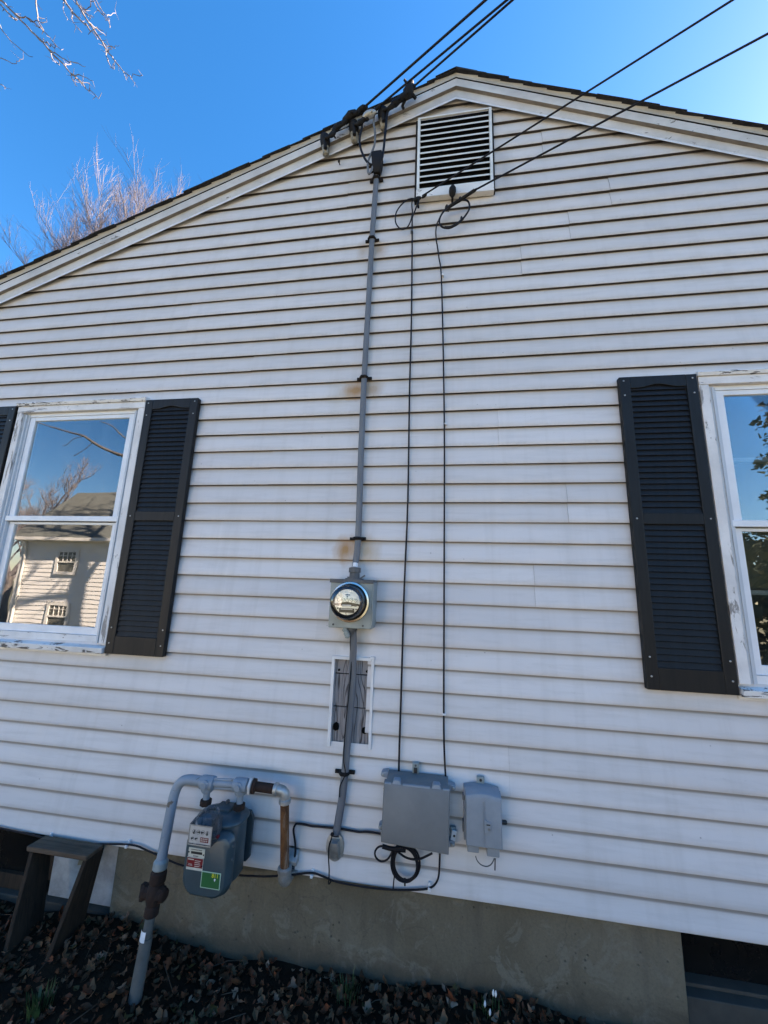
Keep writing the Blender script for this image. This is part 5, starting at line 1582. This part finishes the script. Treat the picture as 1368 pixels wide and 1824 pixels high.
# ------------------------------------------------------------------ trees
def limb_tree(seed, base, height, spread, levels, r0, up=0.75, fan=0.55, nlimb=7, trunk_frac=0.35, twig_n=3):
    rr = random.Random(seed)
    tr, lb, tw = MB(), MB(), MB()
    base = Vector(base)
    top = base + Vector((rr.uniform(-.2, .2), rr.uniform(-.2, .2), height * trunk_frac))
    pts = [base.lerp(top, i / 5) + Vector((rr.uniform(-.05, .05), rr.uniform(-.05, .05), 0)) for i in range(6)]
    tr.tube(pts, [r0 * (1.25 - 0.45 * i / 5) for i in range(6)], 10)
    def grow(p, d, L_, r, lev):
        n = 5 if lev > 1 else 4
        pts = [p]
        q = p.copy()
        dd = d.copy()
        for i in range(n):
            dd = (dd + Vector((rr.uniform(-.16, .16), rr.uniform(-.16, .16), rr.uniform(-.05, .17) * up))).normalized()
            q = q + dd * (L_ / n)
            pts.append(q)
        tgt = lb if lev >= 3 else tw
        tgt.tube(pts, [r * (1 - 0.62 * i / n) for i in range(n + 1)], 6 if lev >= 3 else (4 if lev == 2 else 3), caps=False)
        if lev <= 1:
            return
        kids = {5: 4, 4: 5, 3: 6, 2: twig_n + 3}.get(lev, 4)
        for i in range(kids):
            u = rr.uniform(0.25, 1.0)
            k = min(n - 1, int(u * n))
            sp_ = pts[k].lerp(pts[k + 1], u * n - k)
            side = Vector((rr.uniform(-1, 1), rr.uniform(-1, 1), rr.uniform(-0.2, 0.8))).normalized()
            nd = (dd * (1 - fan) + side * fan + Vector((0, 0, up * 0.25))).normalized()
            grow(sp_, nd, L_ * rr.uniform(0.42, 0.68), r * 0.5, lev - 1)
    for i in range(nlimb):
        a = 2 * math.pi * (i + rr.uniform(-.3, .3)) / nlimb
        d = Vector((math.cos(a) * spread, math.sin(a) * spread, 1.0)).normalized()
        grow(pts[-1 - (i % 2)], d, height * (1 - trunk_frac) * rr.uniform(0.5, 0.68), r0 * 0.5, levels)
    return tr, lb, tw
def put_tree(name, label, args, mats, origin):
    t = thing(name, origin, label, 'tree')
    tr, lb, tw = limb_tree(*args)
    tr.build('trunk', mats[0], t, 50)
    lb.build('limbs', mats[1], t, 50, fix=False)
    tw.build('twigs', mats[2], t, None, fix=False)
    return t
bt = thing('bare_tree', (-11.6, 8.0, 0), 'tall bare tree with reddish twigs showing above the left roof slope', 'tree')
rr = random.Random(41)
TB = Vector((-11.2, 8.0, 7.0))
MB().tube([(-11.6, 8.0, -0.1), (-11.55, 8.05, 2.5), TB], [0.34, 0.27, 0.22], 12).build('trunk', M['bark'], bt, 50)
lm, tg_ = MB(), MB()
def far_twig(p, d, l_, r, lev):
    pts, q, dd = [p], p.copy(), d.copy()
    for i in range(3):
        dd = (dd + Vector((rr.uniform(-.15, .15), rr.uniform(-.15, .15), rr.uniform(-.02, .16)))).normalized()
        q = q + dd * l_ / 3
        pts.append(q)
    tg_.tube(pts, [r, r * .8, r * .62, r * .4], 3, caps=False)
    if lev:
        for i in range(6 if lev == 2 else 5):
            u = rr.uniform(.2, 1.0) * 3
            k = min(2, int(u))
            sp_ = pts[k].lerp(pts[k + 1], u - k)
            sd2 = Vector((rr.uniform(-1, 1), rr.uniform(-1, 1), rr.uniform(-.3, .9))).normalized()
            far_twig(sp_, (dd * .62 + sd2 * .42).normalized(), l_ * rr.uniform(.38, .62), r * .58, lev - 1)
NL = 60
for i in range(NL):
    a = rr.uniform(0, 6.28)
    rad = math.sqrt((i + .5) / NL)
    dx_, dy_ = 4.2 * rad * math.cos(a), 1.9 * rad * math.sin(a)
    tip = TB + Vector((dx_, dy_, 7.5 - 0.13 * (dx_ - 1.4) ** 2 - 0.65 * abs(dy_) + 0.35 * dy_ + rr.uniform(-1.2, .0)))
    mid = TB.lerp(tip, .45) + Vector((0, 0, 0.5 - .3 * rad)) + Vector((rr.uniform(-.3, .3), rr.uniform(-.3, .3), 0))
    pts = smoothpath([TB, mid, tip], 5)
    lm.tube(pts, [0.05 * (1 - .88 * j / (len(pts) - 1)) for j in range(len(pts))], 5, caps=False)
    for j in range(13):
        u = rr.uniform(.30, 1.0) * (len(pts) - 1)
        k = min(len(pts) - 2, int(u))
        sp_ = pts[k].lerp(pts[k + 1], u - k)
        dd = (pts[k + 1] - pts[k]).normalized()
        sd2 = Vector((rr.uniform(-1, 1), rr.uniform(-1, 1), rr.uniform(-.2, .7))).normalized()
        far_twig(sp_, (dd * .7 + sd2 * .5).normalized(), rr.uniform(.8, 1.5), 0.009, 2)
lm.build('limbs', M['fartwig'], bt, None, fix=False)
tg_.build('twigs', M['fartwig'], bt, None, fix=False)

# overhanging twigs at the top left, from a tree standing left of the house
ot = thing('bare_tree', (-8.6, 1.4, 0), 'bare tree whose pale twigs hang in at the top left corner', 'tree')
MB().tube([(-8.6, 1.4, -0.1), (-8.55, 1.35, 2.5), (-8.6, 1.3, 5), (-8.4, 1.25, 7.5), (-8.3, 1.2, 9.2)], [0.24, 0.2, 0.17, 0.13, 0.10], 10).build('trunk', M['bark'], ot, 50)
lb = MB()
lb.tube(smoothpath([(-8.3, 1.2, 9.1), (-7.6, 1.1, 9.9), (-6.8, 1.05, 10.1)] + [(-6.8723, 1, 10.2183), (-6.3439, 1, 9.7225), (-6.0325, 1, 9.3639)], 3), [0.085 - 0.0042 * i for i in range(16)], 8)
lb.tube(smoothpath([(-8.35, 1.2, 8.7), (-7.6, 1.3, 10.3), (-6.4, 1.2, 10.7)] + [(-5.8448, 1.1, 10.1976), (-5.4101, 1.1, 9.7098), (-5.1134, 1.1, 9.3086)], 3), [0.08 - 0.004 * i for i in range(16)], 8)
lb.tube(smoothpath([(-7.4, 1.2, 10.25), (-6.2, 1.3, 11.2)] + [(-5.7612, 1.3, 10.5485), (-5.3517, 1.25, 9.9478), (-5.0783, 1.2, 9.5035)], 3), [0.05 - 0.0032 * i for i in range(13)], 8)
lb.build('limbs', M['bark'], ot, 50)
tw = MB()
rt = random.Random(4)
def twig(pts, r0, r1):
    p = smoothpath(pts, 3)
    p = [q + Vector((rt.uniform(-.006, .006), rt.uniform(-.02, .02), rt.uniform(-.006, .006))) for q in p]
    n = len(p)
    tw.tube(p, [(r0 + (r1 - r0) * i / (n - 1)) * rt.uniform(0.85, 1.25) for i in range(n)], 5)
    for q in p[1:]:
        if rt.random() < 0.45:
            d = Vector((rt.uniform(-1, 1), rt.uniform(-1, 1), rt.uniform(-0.7, 0.7))).normalized()
            tw.tube([q, q + d * rt.uniform(0.02, 0.05), q + d * rt.uniform(0.05, 0.09) + Vector((0, 0, rt.uniform(-.02, .03)))], [r1 * 0.9, r1 * 0.8, r1 * 0.4], 4)
    twl.extend(p)
twl = []
for pts, a, c in (
    ([(-6.0325, 1, 9.3639), (-5.9223, 1.0182, 9.2539), (-5.7375, 1.0364, 9.0518), (-5.4185, 1.0545, 8.7035), (-5.225, 1.0727, 8.4997), (-5.0991, 1.0909, 8.3621), (-4.847, 1.1091, 8.0873), (-4.7244, 1.1273, 7.9465), (-4.5912, 1.1455, 7.8227), (-4.5122, 1.1636, 7.7295), (-4.4053, 1.1818, 7.6485), (-4.3115, 1.2, 7.5534)], 0.0135, 0.0036),
    ([(-5.6709, 1, 8.9725), (-5.5857, 1.06, 9.0092), (-5.4553, 1.12, 8.9442), (-5.4462, 1.18, 8.9674), (-5.3806, 1.24, 8.9049), (-5.3541, 1.3, 8.8695)], 0.008, 0.0035),
    ([(-5.7869, 1.2, 9.7314), (-5.7508, 1.2333, 9.495), (-5.7259, 1.2667, 9.3771), (-5.6534, 1.3, 9.2469)], 0.008, 0.005),
    ([(-5.4894, 1, 8.8861), (-5.3697, 1.05, 8.8654), (-5.2844, 1.1, 8.9266)], 0.006, 0.003),
    ([(-5.2839, 1, 8.5254), (-5.0166, 0.9667, 8.281), (-4.8405, 0.9333, 8.0961), (-4.6498, 0.9, 7.9631)], 0.007, 0.003),
    ([(-4.9478, 1, 8.1622), (-4.7345, 0.975, 7.9689), (-4.5477, 0.95, 7.8028), (-4.3409, 0.925, 7.6603), (-4.176, 0.9, 7.5208)], 0.007, 0.0025),
    ([(-4.6764, 1, 7.8622), (-4.7912, 1.1, 8.095), (-4.8878, 1.2, 8.2958)], 0.005, 0.003),
    ([(-4.5306, 1, 7.6869), (-4.2733, 0.95, 7.4977), (-4.0797, 0.9, 7.3347)], 0.006, 0.0025),
    ([(-4.4338, 1, 7.5884), (-4.4348, 1.05, 7.6295), (-4.3939, 1.1, 7.6953)], 0.006, 0.0025),
    ([(-4.9327, 1, 8.1315), (-4.9358, 1.0333, 8.0835), (-4.9244, 1.0667, 8.0763), (-4.9104, 1.1, 8.095)], 0.005, 0.0025),
    ([(-4.5317, 1, 7.6785), (-4.5764, 1.05, 7.6863), (-4.5629, 1.1, 7.662)], 0.005, 0.0025),
    ([(-5.8318, 0.9, 9.0494), (-5.7209, 0.9333, 8.912), (-5.627, 0.9667, 8.8374), (-5.6195, 1, 8.8715)], 0.009, 0.006),
    ([(-5.1139, 1.1, 9.3107), (-4.9185, 1.1, 9.0304), (-4.766, 1.1, 8.8547), (-4.6401, 1.1, 8.7172), (-4.529, 1.1, 8.5665), (-4.4016, 1.1, 8.4049)], 0.012, 0.0045),
    ([(-5.0788, 1.2, 9.5057), (-4.9443, 1.2, 9.2761), (-4.7801, 1.2, 9.014), (-4.6035, 1.2, 8.755), (-4.4631, 1.2, 8.5393), (-4.3503, 1.2, 8.3717), (-4.2434, 1.2, 8.2266), (-4.1593, 1.2, 8.1123), (-4.0377, 1.2, 7.957), (-3.9233, 1.2, 7.848), (-3.7597, 1.2, 7.8419)], 0.012, 0.0032),
    ([(-4.9287, 1.2, 9.282), (-4.9106, 1.2333, 9.273), (-4.893, 1.2667, 9.2694), (-4.8661, 1.3, 9.3217)], 0.006, 0.003),
    ([(-4.931, 1.2, 9.2927), (-4.8066, 1.1667, 9.2226), (-4.7166, 1.1333, 9.1907), (-4.6609, 1.1, 9.1866)], 0.005, 0.004),
    ([(-4.5936, 1.1, 8.7243), (-4.597, 1.1667, 8.8054), (-4.6083, 1.2333, 8.8579), (-4.5931, 1.3, 8.9113)], 0.007, 0.003),
    ([(-4.4735, 1.2, 8.5513), (-4.4235, 1.25, 8.5835), (-4.3666, 1.3, 8.5902)], 0.006, 0.0028),
    ([(-4.3688, 1.2, 8.3854), (-4.2504, 1.15, 8.3037), (-4.1079, 1.1, 8.206)], 0.005, 0.0025),
    ([(-4.3702, 1.2, 8.3765), (-4.3299, 1.2, 8.2283), (-4.2365, 1.2, 8.0701), (-4.1944, 1.2, 8.0931)], 0.0055, 0.0028),
    ([(-4.0377, 1.2, 7.957), (-4.0186, 1.2, 7.8957), (-3.9812, 1.2, 7.8165)], 0.004, 0.002),
    ([(-3.9233, 1.2, 7.848), (-3.8834, 1.2, 7.7776), (-3.8298, 1.2, 7.7135)], 0.004, 0.002),
    ([(-5.0881, 1.1, 9.2338), (-4.9778, 1.05, 8.9662), (-4.8129, 1, 8.6624)], 0.005, 0.0025),
    ([(-4.9395, 1.1, 9.036), (-4.8292, 1.0667, 8.787), (-4.6829, 1.0333, 8.5719), (-4.5606, 1, 8.4)], 0.005, 0.0025),
    ([(-4.949, 1.3, 9.7062), (-4.8579, 1.3, 9.5147), (-4.7526, 1.3, 9.3735), (-4.706, 1.3, 9.3103), (-4.6072, 1.3, 9.1935)], 0.006, 0.0035),
    ([(-4.9078, 1.3, 9.6739), (-4.7567, 1.3, 9.436), (-4.6265, 1.3, 9.249), (-4.5664, 1.3, 9.1128), (-4.5165, 1.3, 8.9849)], 0.007, 0.0025),
    ([(-4.6168, 1.3, 9.2424), (-4.625, 1.35, 9.3876), (-4.6488, 1.4, 9.5799)], 0.004, 0.0022),
    ([(-5.5401, 0.8, 8.4066), (-5.3875, 0.825, 8.19), (-5.2173, 0.85, 8.0171), (-5.1206, 0.875, 7.9425), (-5.0427, 0.9, 7.9303)], 0.006, 0.0022),
    ([(-5.3769, 0.8, 7.7527), (-5.2243, 0.8, 7.7003), (-5.0958, 0.8, 7.6283), (-5.0313, 0.8, 7.6592), (-5.0022, 0.8, 7.7339)], 0.005, 0.0022),
    ([(-5.2646, 0.8, 7.3427), (-5.1796, 0.8, 7.3079), (-5.1075, 0.8, 7.2515)], 0.005, 0.0025),
    ([(-4.9731, 1.1, 9.2781), (-4.8631, 1.1, 9.153), (-4.7367, 1.1, 9.0211)], 0.006, 0.003)):
    twig(pts, a, c)
tw.build('twigs', M['twig'], ot, 60)
def crown(parent, seed, start, dirs, L_, r, name='twigs', levels=3):
    rr = random.Random(seed)
    m = MB()
    def grow(p, d, l, r, lev):
        pts = [p]
        q, dd = p.copy(), d.copy()
        for i in range(4):
            dd = (dd + Vector((rr.uniform(-.2, .2), rr.uniform(-.2, .2), rr.uniform(-.1, .12)))).normalized()
            q = q + dd * l / 4
            pts.append(q)
        m.tube(pts, [r, r * .85, r * .7, r * .55, r * .4], 4, caps=False)
        if lev:
            for i in range(5):
                k = rr.randint(1, 4)
                sd2 = Vector((rr.uniform(-1, 1), rr.uniform(-1, 1), rr.uniform(-.4, .6))).normalized()
                grow(pts[k], (dd * .5 + sd2 * .6).normalized(), l * rr.uniform(.4, .65), r * .45, lev - 1)
    for d in dirs:
        grow(Vector(start), Vector(d).normalized(), L_, r, levels)
    return m.build(name, M['twig'], parent, None, fix=False)
crown(ot, 3, (-8.3, 1.2, 9.1), [(-1, -0.9, 1)], 2.5, 0.06, 'upper_twigs')

# trees across the yard, seen in the window glass
yt = thing('yard_tree', (-7.6, -10.0, -0.6), 'bare yard tree whose limb shows in the upper pane of the left window', 'tree')
tr, lb2, tw2 = limb_tree(23, (-7.6, -10.0, -0.9), 19.0, 0.8, 3, 0.22, 0.5, 0.55, 5, 0.6, 2)
tr.build('trunk', M['bark'], yt, 50)
def mirror(pts):
    return [(p[0], -p[1], p[2]) for p in pts]
lb2.tube(smoothpath([(-7.55, -10.0, 6.9), (-8.6, -9.6, 7.0)] + mirror([(-9.8967, 9, 5.5769), (-10.7069, 9, 5.7377), (-11.3546, 9, 5.9582), (-11.9306, 9, 6.2418), (-12.379, 9, 6.497), (-12.804, 9, 6.6136), (-13.4497, 9, 6.782), (-14.4117, 9, 7.0588)]), 3), [0.075 - 0.0022 * i for i in range(28)], 7)
lb2.tube(smoothpath(mirror([(-12.379, 9, 6.497), (-12.7536, 9, 6.3847), (-12.9745, 9, 6.1762), (-13.1697, 9, 6.1503)]), 3), 0.012, 5)
lb2.tube(smoothpath(mirror([(-11.9306, 9, 6.2418), (-12.2683, 9, 5.9781), (-12.6194, 9, 5.7748)]), 3), 0.012, 5)
lb2.tube(smoothpath(mirror([(-10.0512, 9, 6.1061), (-10.8033, 9, 6.423), (-11.2609, 9, 6.7997), (-11.8299, 9, 7.0335)]), 3), [0.03 - 0.002 * i for i in range(10)], 5)
lb2.build('limbs', M['bark'], yt, 50, fix=False); tw2.build('twigs', M['twig'], yt, None, fix=False)
put_tree('bare_tree', 'bare tree far behind the opposite house mirrored in the left window', (31, (-27.0, -19.0, -1.5), 10.5, 0.6, 5, 0.24, 0.6, 0.5, 7, 0.3, 2), (M['bark'], M['twig'], M['twig']), (-27.0, -19.0, -1.5))

def evergreen(x, y, z, h, w_, seed, label):
    rr = random.Random(seed)
    t = thing('evergreen_tree', (x, y, z), label, 'tree')
    MB().tube([(x, y, z), (x + .1, y, z + h * .5), (x, y, z + h)], [0.24, 0.14, 0.03], 8).build('trunk', M['bark'], t, 50)
    bm_ = MB()
    fo = MB()
    n = 34
    for i in range(n):
        u = i / (n - 1)
        zz = z + h * (0.16 + 0.84 * u)
        L_ = w_ * (1 - u) ** 0.8 * rr.uniform(0.6, 1.1) + 0.25
        a = i * 2.4 + rr.uniform(-.4, .4)
        d = Vector((math.cos(a), math.sin(a), rr.uniform(-0.1, 0.35)))
        p0 = Vector((x, y, zz))
        p1 = p0 + d * L_ * .6 + Vector((0, 0, .05))
        p2 = p0 + d * L_
        bm_.tube([p0, p1, p2], [0.04, 0.025, 0.01], 5, caps=False)
        for j in range(int(130 * L_ / w_) + 40):
            q = p0.lerp(p2, rr.uniform(0.25, 1.05)) + Vector((rr.gauss(0, .13), rr.gauss(0, .13), rr.gauss(0, .10)))
            s1 = Vector((rr.uniform(-1, 1), rr.uniform(-1, 1), rr.uniform(-.3, 1))).normalized() * rr.uniform(.07, .17)
            s2 = s1.orthogonal().normalized() * rr.uniform(.03, .06)
            fo.add([q - s2, q + s2, q + s1 + s2 * .5, q + s1 * 1.3, q + s1 - s2 * .5], [(0, 1, 2, 3, 4)])
    bm_.build('branches', M['bark'], t, None, fix=False)
    fo.build('foliage', M['needle'], t, None, fix=False)
evergreen(9.3, -9.0, -0.3, 8.3, 2.3, 5, 'dark ragged evergreen across the yard mirrored in the right window')
hd = MB()
rr = random.Random(9)
for i in range(9000):
    q = Vector((rr.uniform(4.5, 20), -10.5 + rr.gauss(0, .7), -0.9 + abs(rr.gauss(0, 1)) * 0 + rr.uniform(0, 1) ** .7 * 4.2))
    s1 = Vector((rr.uniform(-1, 1), rr.uniform(-1, 1), rr.uniform(-1, 1))).normalized() * rr.uniform(.15, .38)
    s2 = s1.orthogonal().normalized() * rr.uniform(.08, .17)
    hd.add([q - s2, q + s1 * .5 - s2 * .3, q + s1, q + s2], [(0, 1, 2, 3)])
tag(hd.build('hedge', M['needle'], None, None, fix=False), 'tall dense hedge across the yard mirrored dark in the right window', 'hedge', kind=None)

# ------------------------------------------------------------------ house across the yard
nh = thing('neighbour_house', (-14, -14, -1.5), 'cream house across the yard with grey roof mirrored in the left window', 'house')
NX0, NX1, NY, NZ0, NZ1 = -20.1, -7.0, -14.0, -1.6, 3.45
b = MB()
nb = 26
for i in range(nb):
    z0 = NZ0 + (NZ1 - NZ0) * i / nb
    z1 = NZ0 + (NZ1 - NZ0) * (i + 1) / nb
    b.add([(NX0, NY + 0.03, z0), (NX1, NY + 0.03, z0), (NX1, NY + 0.005, z1), (NX0, NY + 0.005, z1), (NX0, NY - 0.02, z0), (NX1, NY - 0.02, z0)],
          [(0, 1, 2, 3), (4, 5, 1, 0)])
b.build('siding_strip', M['farwall'], nh, None, fix=False, kind='stuff')
b = MB()
b.box(NX0, NX1, NY - 5, NY - 0.03, NZ0, NZ1)
b.prism_y([(NX0, 0), (NX0 + 1, 0), (NX0 + 1, 0.1)], NY - 5, NY - 4.9)
b.split('wall', M['farwall'], nh)
b = MB()
b.add([(NX0 - .35, NY + .45, NZ1 + 0.05), (NX1 + .35, NY + .45, NZ1 + 0.05), (NX1 + .35, NY - 2.5, NZ1 + 2.95), (NX0 - .35, NY - 2.5, NZ1 + 2.95), (NX1 + .35, NY - 5.45, NZ1 + 0.05), (NX0 - .35, NY - 5.45, NZ1 + 0.05)],
      [(0, 1, 2, 3), (3, 2, 4, 5), (0, 3, 5), (1, 4, 2)])
b.build('roof', M['farroof'], nh)
b = MB()
b.box(NX0 - .35, NX1 + .35, NY + .42, NY + .54, NZ1 - 0.08, NZ1 + 0.06)
b.box(NX0 - .05, NX1 + .05, NY + .03, NY + .42, NZ1 - 0.10, NZ1 - 0.06)
b.box(NX0 - .02, NX0 + .16, NY + .03, NY + .09, NZ0, NZ1 - .1)
b.split('gutter_trim', M['farwhite'], nh)
b = MB()
b.tube([(NX0 + .3, NY + .48, NZ1 - .05), (NX0 + .28, NY + .2, NZ1 - .35), (NX0 + .26, NY + .12, NZ1 - .5), (NX0 + .26, NY + .12, NZ0)], 0.05, 8)
b.build('downspout', M['farwhite'], nh, 40)
for (wx, wz0, wz1) in ((-18.15, 1.80, 2.98), (-18.10, -0.70, 0.52), (-13.6, 1.8, 2.98), (-10.8, 1.8, 2.98)):
    b = MB()
    for a0, a1, c0, c1 in ((wx, wx + .14, wz0, wz1), (wx + 1.06, wx + 1.2, wz0, wz1), (wx + .141, wx + 1.059, wz1 - .13, wz1), (wx + .141, wx + 1.059, wz0, wz0 + .14), (wx + .141, wx + 1.059, (wz0 + wz1) / 2 - .03, (wz0 + wz1) / 2 + .03)):
        b.box(a0, a1, NY + .035, NY + .10, c0, c1)
    for i in range(1, 4):
        b.box(wx + .14 + .23 * i - .012, wx + .14 + .23 * i + .012, NY + .05, NY + .075, (wz0 + wz1) / 2 + .03, wz1 - .13)
    b.box(wx + .141, wx + 1.059, NY + .048, NY + .073, wz0 * .25 + wz1 * .75 - .012, wz0 * .25 + wz1 * .75 + .012)
    wo_ = b.build('window', M['farwhite'], nh)
    MB().box(wx + .14, wx + 1.06, NY + .034, NY + .045, wz0 + .1, wz1 - .1).build('pane', M['farpane'], wo_)

# utility pole that carries the wires
pc_ = Vector((sum(p.x for p in ends) / 5, sum(p.y for p in ends) / 5, 0))
pz_ = max(p.z for p in ends)
up_ = thing('utility_pole', (pc_.x, pc_.y, -1.2), 'wooden utility pole out of the picture carrying the overhead wires', 'pole')
MB().tube([(pc_.x, pc_.y, -1.4), (pc_.x, pc_.y, pz_ + 1.5)], [0.16, 0.12], 10).build('shaft', M['bark'], up_, 50)
b = MB()
d_ = Vector((0.42, 0.9, 0))
b.obox((pc_.x - .13, pc_.y, pz_ + .2), d_ * 0.9, (0.05, -0.02, 0), (0, 0, 0.06))
b.build('crossarm', M['bark'], up_)

# ------------------------------------------------------------------ leaves and plants
def leaf_mesh(seed, kind):
    rr = random.Random(seed)
    L_ = 0.05
    if kind == 0:       # oval
        prof = [(0, 0.002), (0.15, 0.008), (0.35, 0.0145), (0.6, 0.0135), (0.82, 0.007), (1.0, 0.001)]
    elif kind == 1:     # lobed
        prof = [(0, 0.002), (0.14, 0.008), (0.26, 0.018), (0.38, 0.009), (0.55, 0.021), (0.68, 0.009), (0.85, 0.011), (1.0, 0.001)]
    else:               # broad maple like
        prof = [(0, 0.003), (0.12, 0.022), (0.3, 0.013), (0.45, 0.027), (0.62, 0.011), (0.8, 0.012), (1.0, 0.001)]
    cu_ = rr.uniform(0.5, 1.8)
    cup = rr.uniform(-0.8, 1.6)
    vs, fs = [], []
    for u, w_ in prof:
        x = (u - .5) * L_
        zc = cu_ * 0.014 * (2 * (u - .5)) ** 2 + 0.004 * math.sin(u * 5 + seed) + rr.uniform(-.001, .001)
        for s_ in (-1, 0, 1):
            ww = w_ * (1 if s_ else 0) * rr.uniform(.8, 1.15)
            vs.append((x + rr.uniform(-.002, .002), s_ * ww, zc + cup * ww * .7 * abs(s_) + rr.uniform(-.0015, .0015)))
    for i in range(len(prof) - 1):
        for j in range(2):
            fs.append((i * 3 + j, i * 3 + j + 1, (i + 1) * 3 + j + 1, (i + 1) * 3 + j))
    return vs, fs
LV = [leaf_mesh(i, (0, 0, 1, 0, 2, 0, 1, 0, 0)[i]) for i in range(9)]
LME = []
for vs, fs in LV:
    row = []
    for m in LEAFM:
        me = bpy.data.meshes.new('leaf')
        me.from_pydata(vs, [], fs)
        me.materials.append(m)
        me.shade_smooth()
        row.append(me)
    LME.append(row)
rl = random.Random(12)
def leaf_spot():
    while True:
        x = rl.uniform(-2.6, 1.0)
        y = 0.02 - abs(rl.gauss(0, 0.26))
        if y < -0.95: continue
        if x > 0.35 and rl.random() < 0.5: continue
        # clear of the riser and stool legs
        if abs(x + 1.214) < 0.035 and abs(y + 0.235) < 0.035: continue
        return x, y
spots = []
for i in range(300):
    x, y = leaf_spot()
    z = ground_z(x, y) + rl.uniform(0.004, 0.022)
    o = bpy.data.objects.new('leaf', LME[rl.randrange(9)][rl.choices(range(5), (5, 5, 4, 2.0, 0.7))[0]])
    C.objects.link(o)
    o.parent = ground
    o.location = (x, y, z)
    o.rotation_euler = (rl.gauss(0, .8), rl.gauss(0, .7), rl.uniform(0, 6.28))
    s_ = rl.uniform(0.5, 1.05)
    o.scale = (s_, s_, s_)
litter = MB()
for i in range(9000):
    x, y = rl.uniform(-4.2, 2.6), 0.025 - abs(rl.gauss(0, 0.6))
    if y < -2.4: continue
    z = ground_z(x, y) + rl.uniform(-0.004, 0.010)
    vs, fs = LV[rl.randrange(9)]
    mt = Matrix.Translation((x, y, z)) @ Matrix.Rotation(rl.uniform(0, 6.28), 4, 'Z') @ Matrix.Rotation(rl.gauss(0, .4), 4, 'X') @ Matrix.Rotation(rl.gauss(0, .4), 4, 'Y') @ Matrix.Scale(rl.uniform(.25, .85), 4)
    litter.add([mt @ Vector(v) for v in vs], fs, rl.choices(range(5), (7, 3, 3, .5, .5))[0])
lt = litter.build('leaf_litter', LEAFM, None, None, fix=False, kind='stuff')
tag(lt, 'brown dead leaf litter covering the soil along the foundation', 'leaves')
tws = MB()
for i in range(70):
    x, y = rl.uniform(-2.6, 1.4), 0.0 - abs(rl.gauss(0, 0.35))
    z = ground_z(x, y) + 0.012
    a = rl.uniform(0, 6.28)
    l_ = rl.uniform(.04, .2)
    p = Vector((x, y, z))
    d = Vector((math.cos(a), math.sin(a), rl.uniform(-.1, .15)))
    tws.tube([p, p + d * l_ * .5 + Vector((rl.uniform(-.01, .01), rl.uniform(-.01, .01), .004)), p + d * l_], [.0022, .0018, .001], 4)
tag(tws.build('fallen_twigs', M['brownbark'], None, None, fix=False, kind='stuff'), 'thin fallen twigs scattered over the leaf litter', 'twigs')

def clump(name, x, y, n, h, label, cat='plant', seed=0, spread=0.03, mat='blade', w_=0.004):
    rr = random.Random(seed)
    z = ground_z(x, y) - 0.01
    b = MB()
    for i in range(n):
        a = rr.uniform(0, 6.28)
        r = rr.uniform(0, spread)
        p = Vector((x + r * math.cos(a), y + r * math.sin(a), z))
        hh = h * rr.uniform(.55, 1.1)
        lean = Vector((math.cos(a), math.sin(a), 0)) * hh * rr.uniform(.05, .4)
        sd2 = Vector((-math.sin(a), math.cos(a), 0)) * w_
        mid = p + lean * .35 + Vector((0, 0, hh * .6))
        tip = p + lean + Vector((0, 0, hh))
        b.add([p - sd2, p + sd2, mid + sd2 * .9, tip, mid - sd2 * .9], [(0, 1, 2, 4), (4, 2, 3)])
    return tag(b.build(name, M[mat], None, None, fix=False), label, cat)
clump('daffodil_shoots', -1.545, -0.335, 42, 0.085, 'green daffodil shoots in the leaves at the bottom left corner', seed=1, spread=0.05)
clump('grass_tuft', -0.385, -0.065, 60, 0.075, 'dark green grass tuft against the foundation below the wall plate', seed=2, spread=0.05, w_=0.0025)
clump('grass_tuft', -0.93, -0.30, 40, 0.05, 'low dark grass tuft in the leaves below the gas meter', seed=3, spread=0.07, w_=0.0025)
clump('grass_tuft', 0.72, 0.0, 26, 0.06, 'sparse grass blades at the foundation bottom towards its right corner', seed=5, spread=0.10, w_=0.002)
sn = thing('snowdrop_plant', (0.195, -0.03, -0.02), 'white snowdrop buds sprouting against the foundation in the leaves', 'plant')
b = MB(); p_ = MB()
rr = random.Random(6)
for i, (dx, dy, h_) in enumerate(((0.0, 0, .085), (0.015, .012, .078), (-0.022, -.02, .062), (-0.012, -.035, .05), (.03, -.02, .055))):
    p = Vector((0.195 + dx, -0.03 + dy, -0.03))
    tp = p + Vector((rr.uniform(-.008, .008), rr.uniform(-.01, 0), h_))
    b.tube([p, p.lerp(tp, .6), tp], [.0022, .0018, .0014], 5)
    if i < 4:
        p_.lathe(tp + Vector((0, 0, -.004)), (0.05, -.1, 1), [(0.0008, 0), (0.0042, .006), (0.0048, .013), (0.0025, .022), (0.0005, .026)], 8)
for i in range(22):
    a = rr.uniform(0, 6.28)
    p = Vector((0.19 + rr.uniform(-.07, .08), -0.03 + rr.uniform(-.04, .03), -.03))
    l_ = Vector((math.cos(a) * .012, math.sin(a) * .012, rr.uniform(.045, .085)))
    s_ = Vector((-math.sin(a), math.cos(a), 0)) * .003
    b.add([p - s_, p + s_, p + l_ * .6 + s_, p + l_, p + l_ * .6 - s_], [(0, 1, 2, 4), (4, 2, 3)])
b.build('stems', M['blade'], sn, None, fix=False)
p_.build('buds', M['petal'], sn, 60)
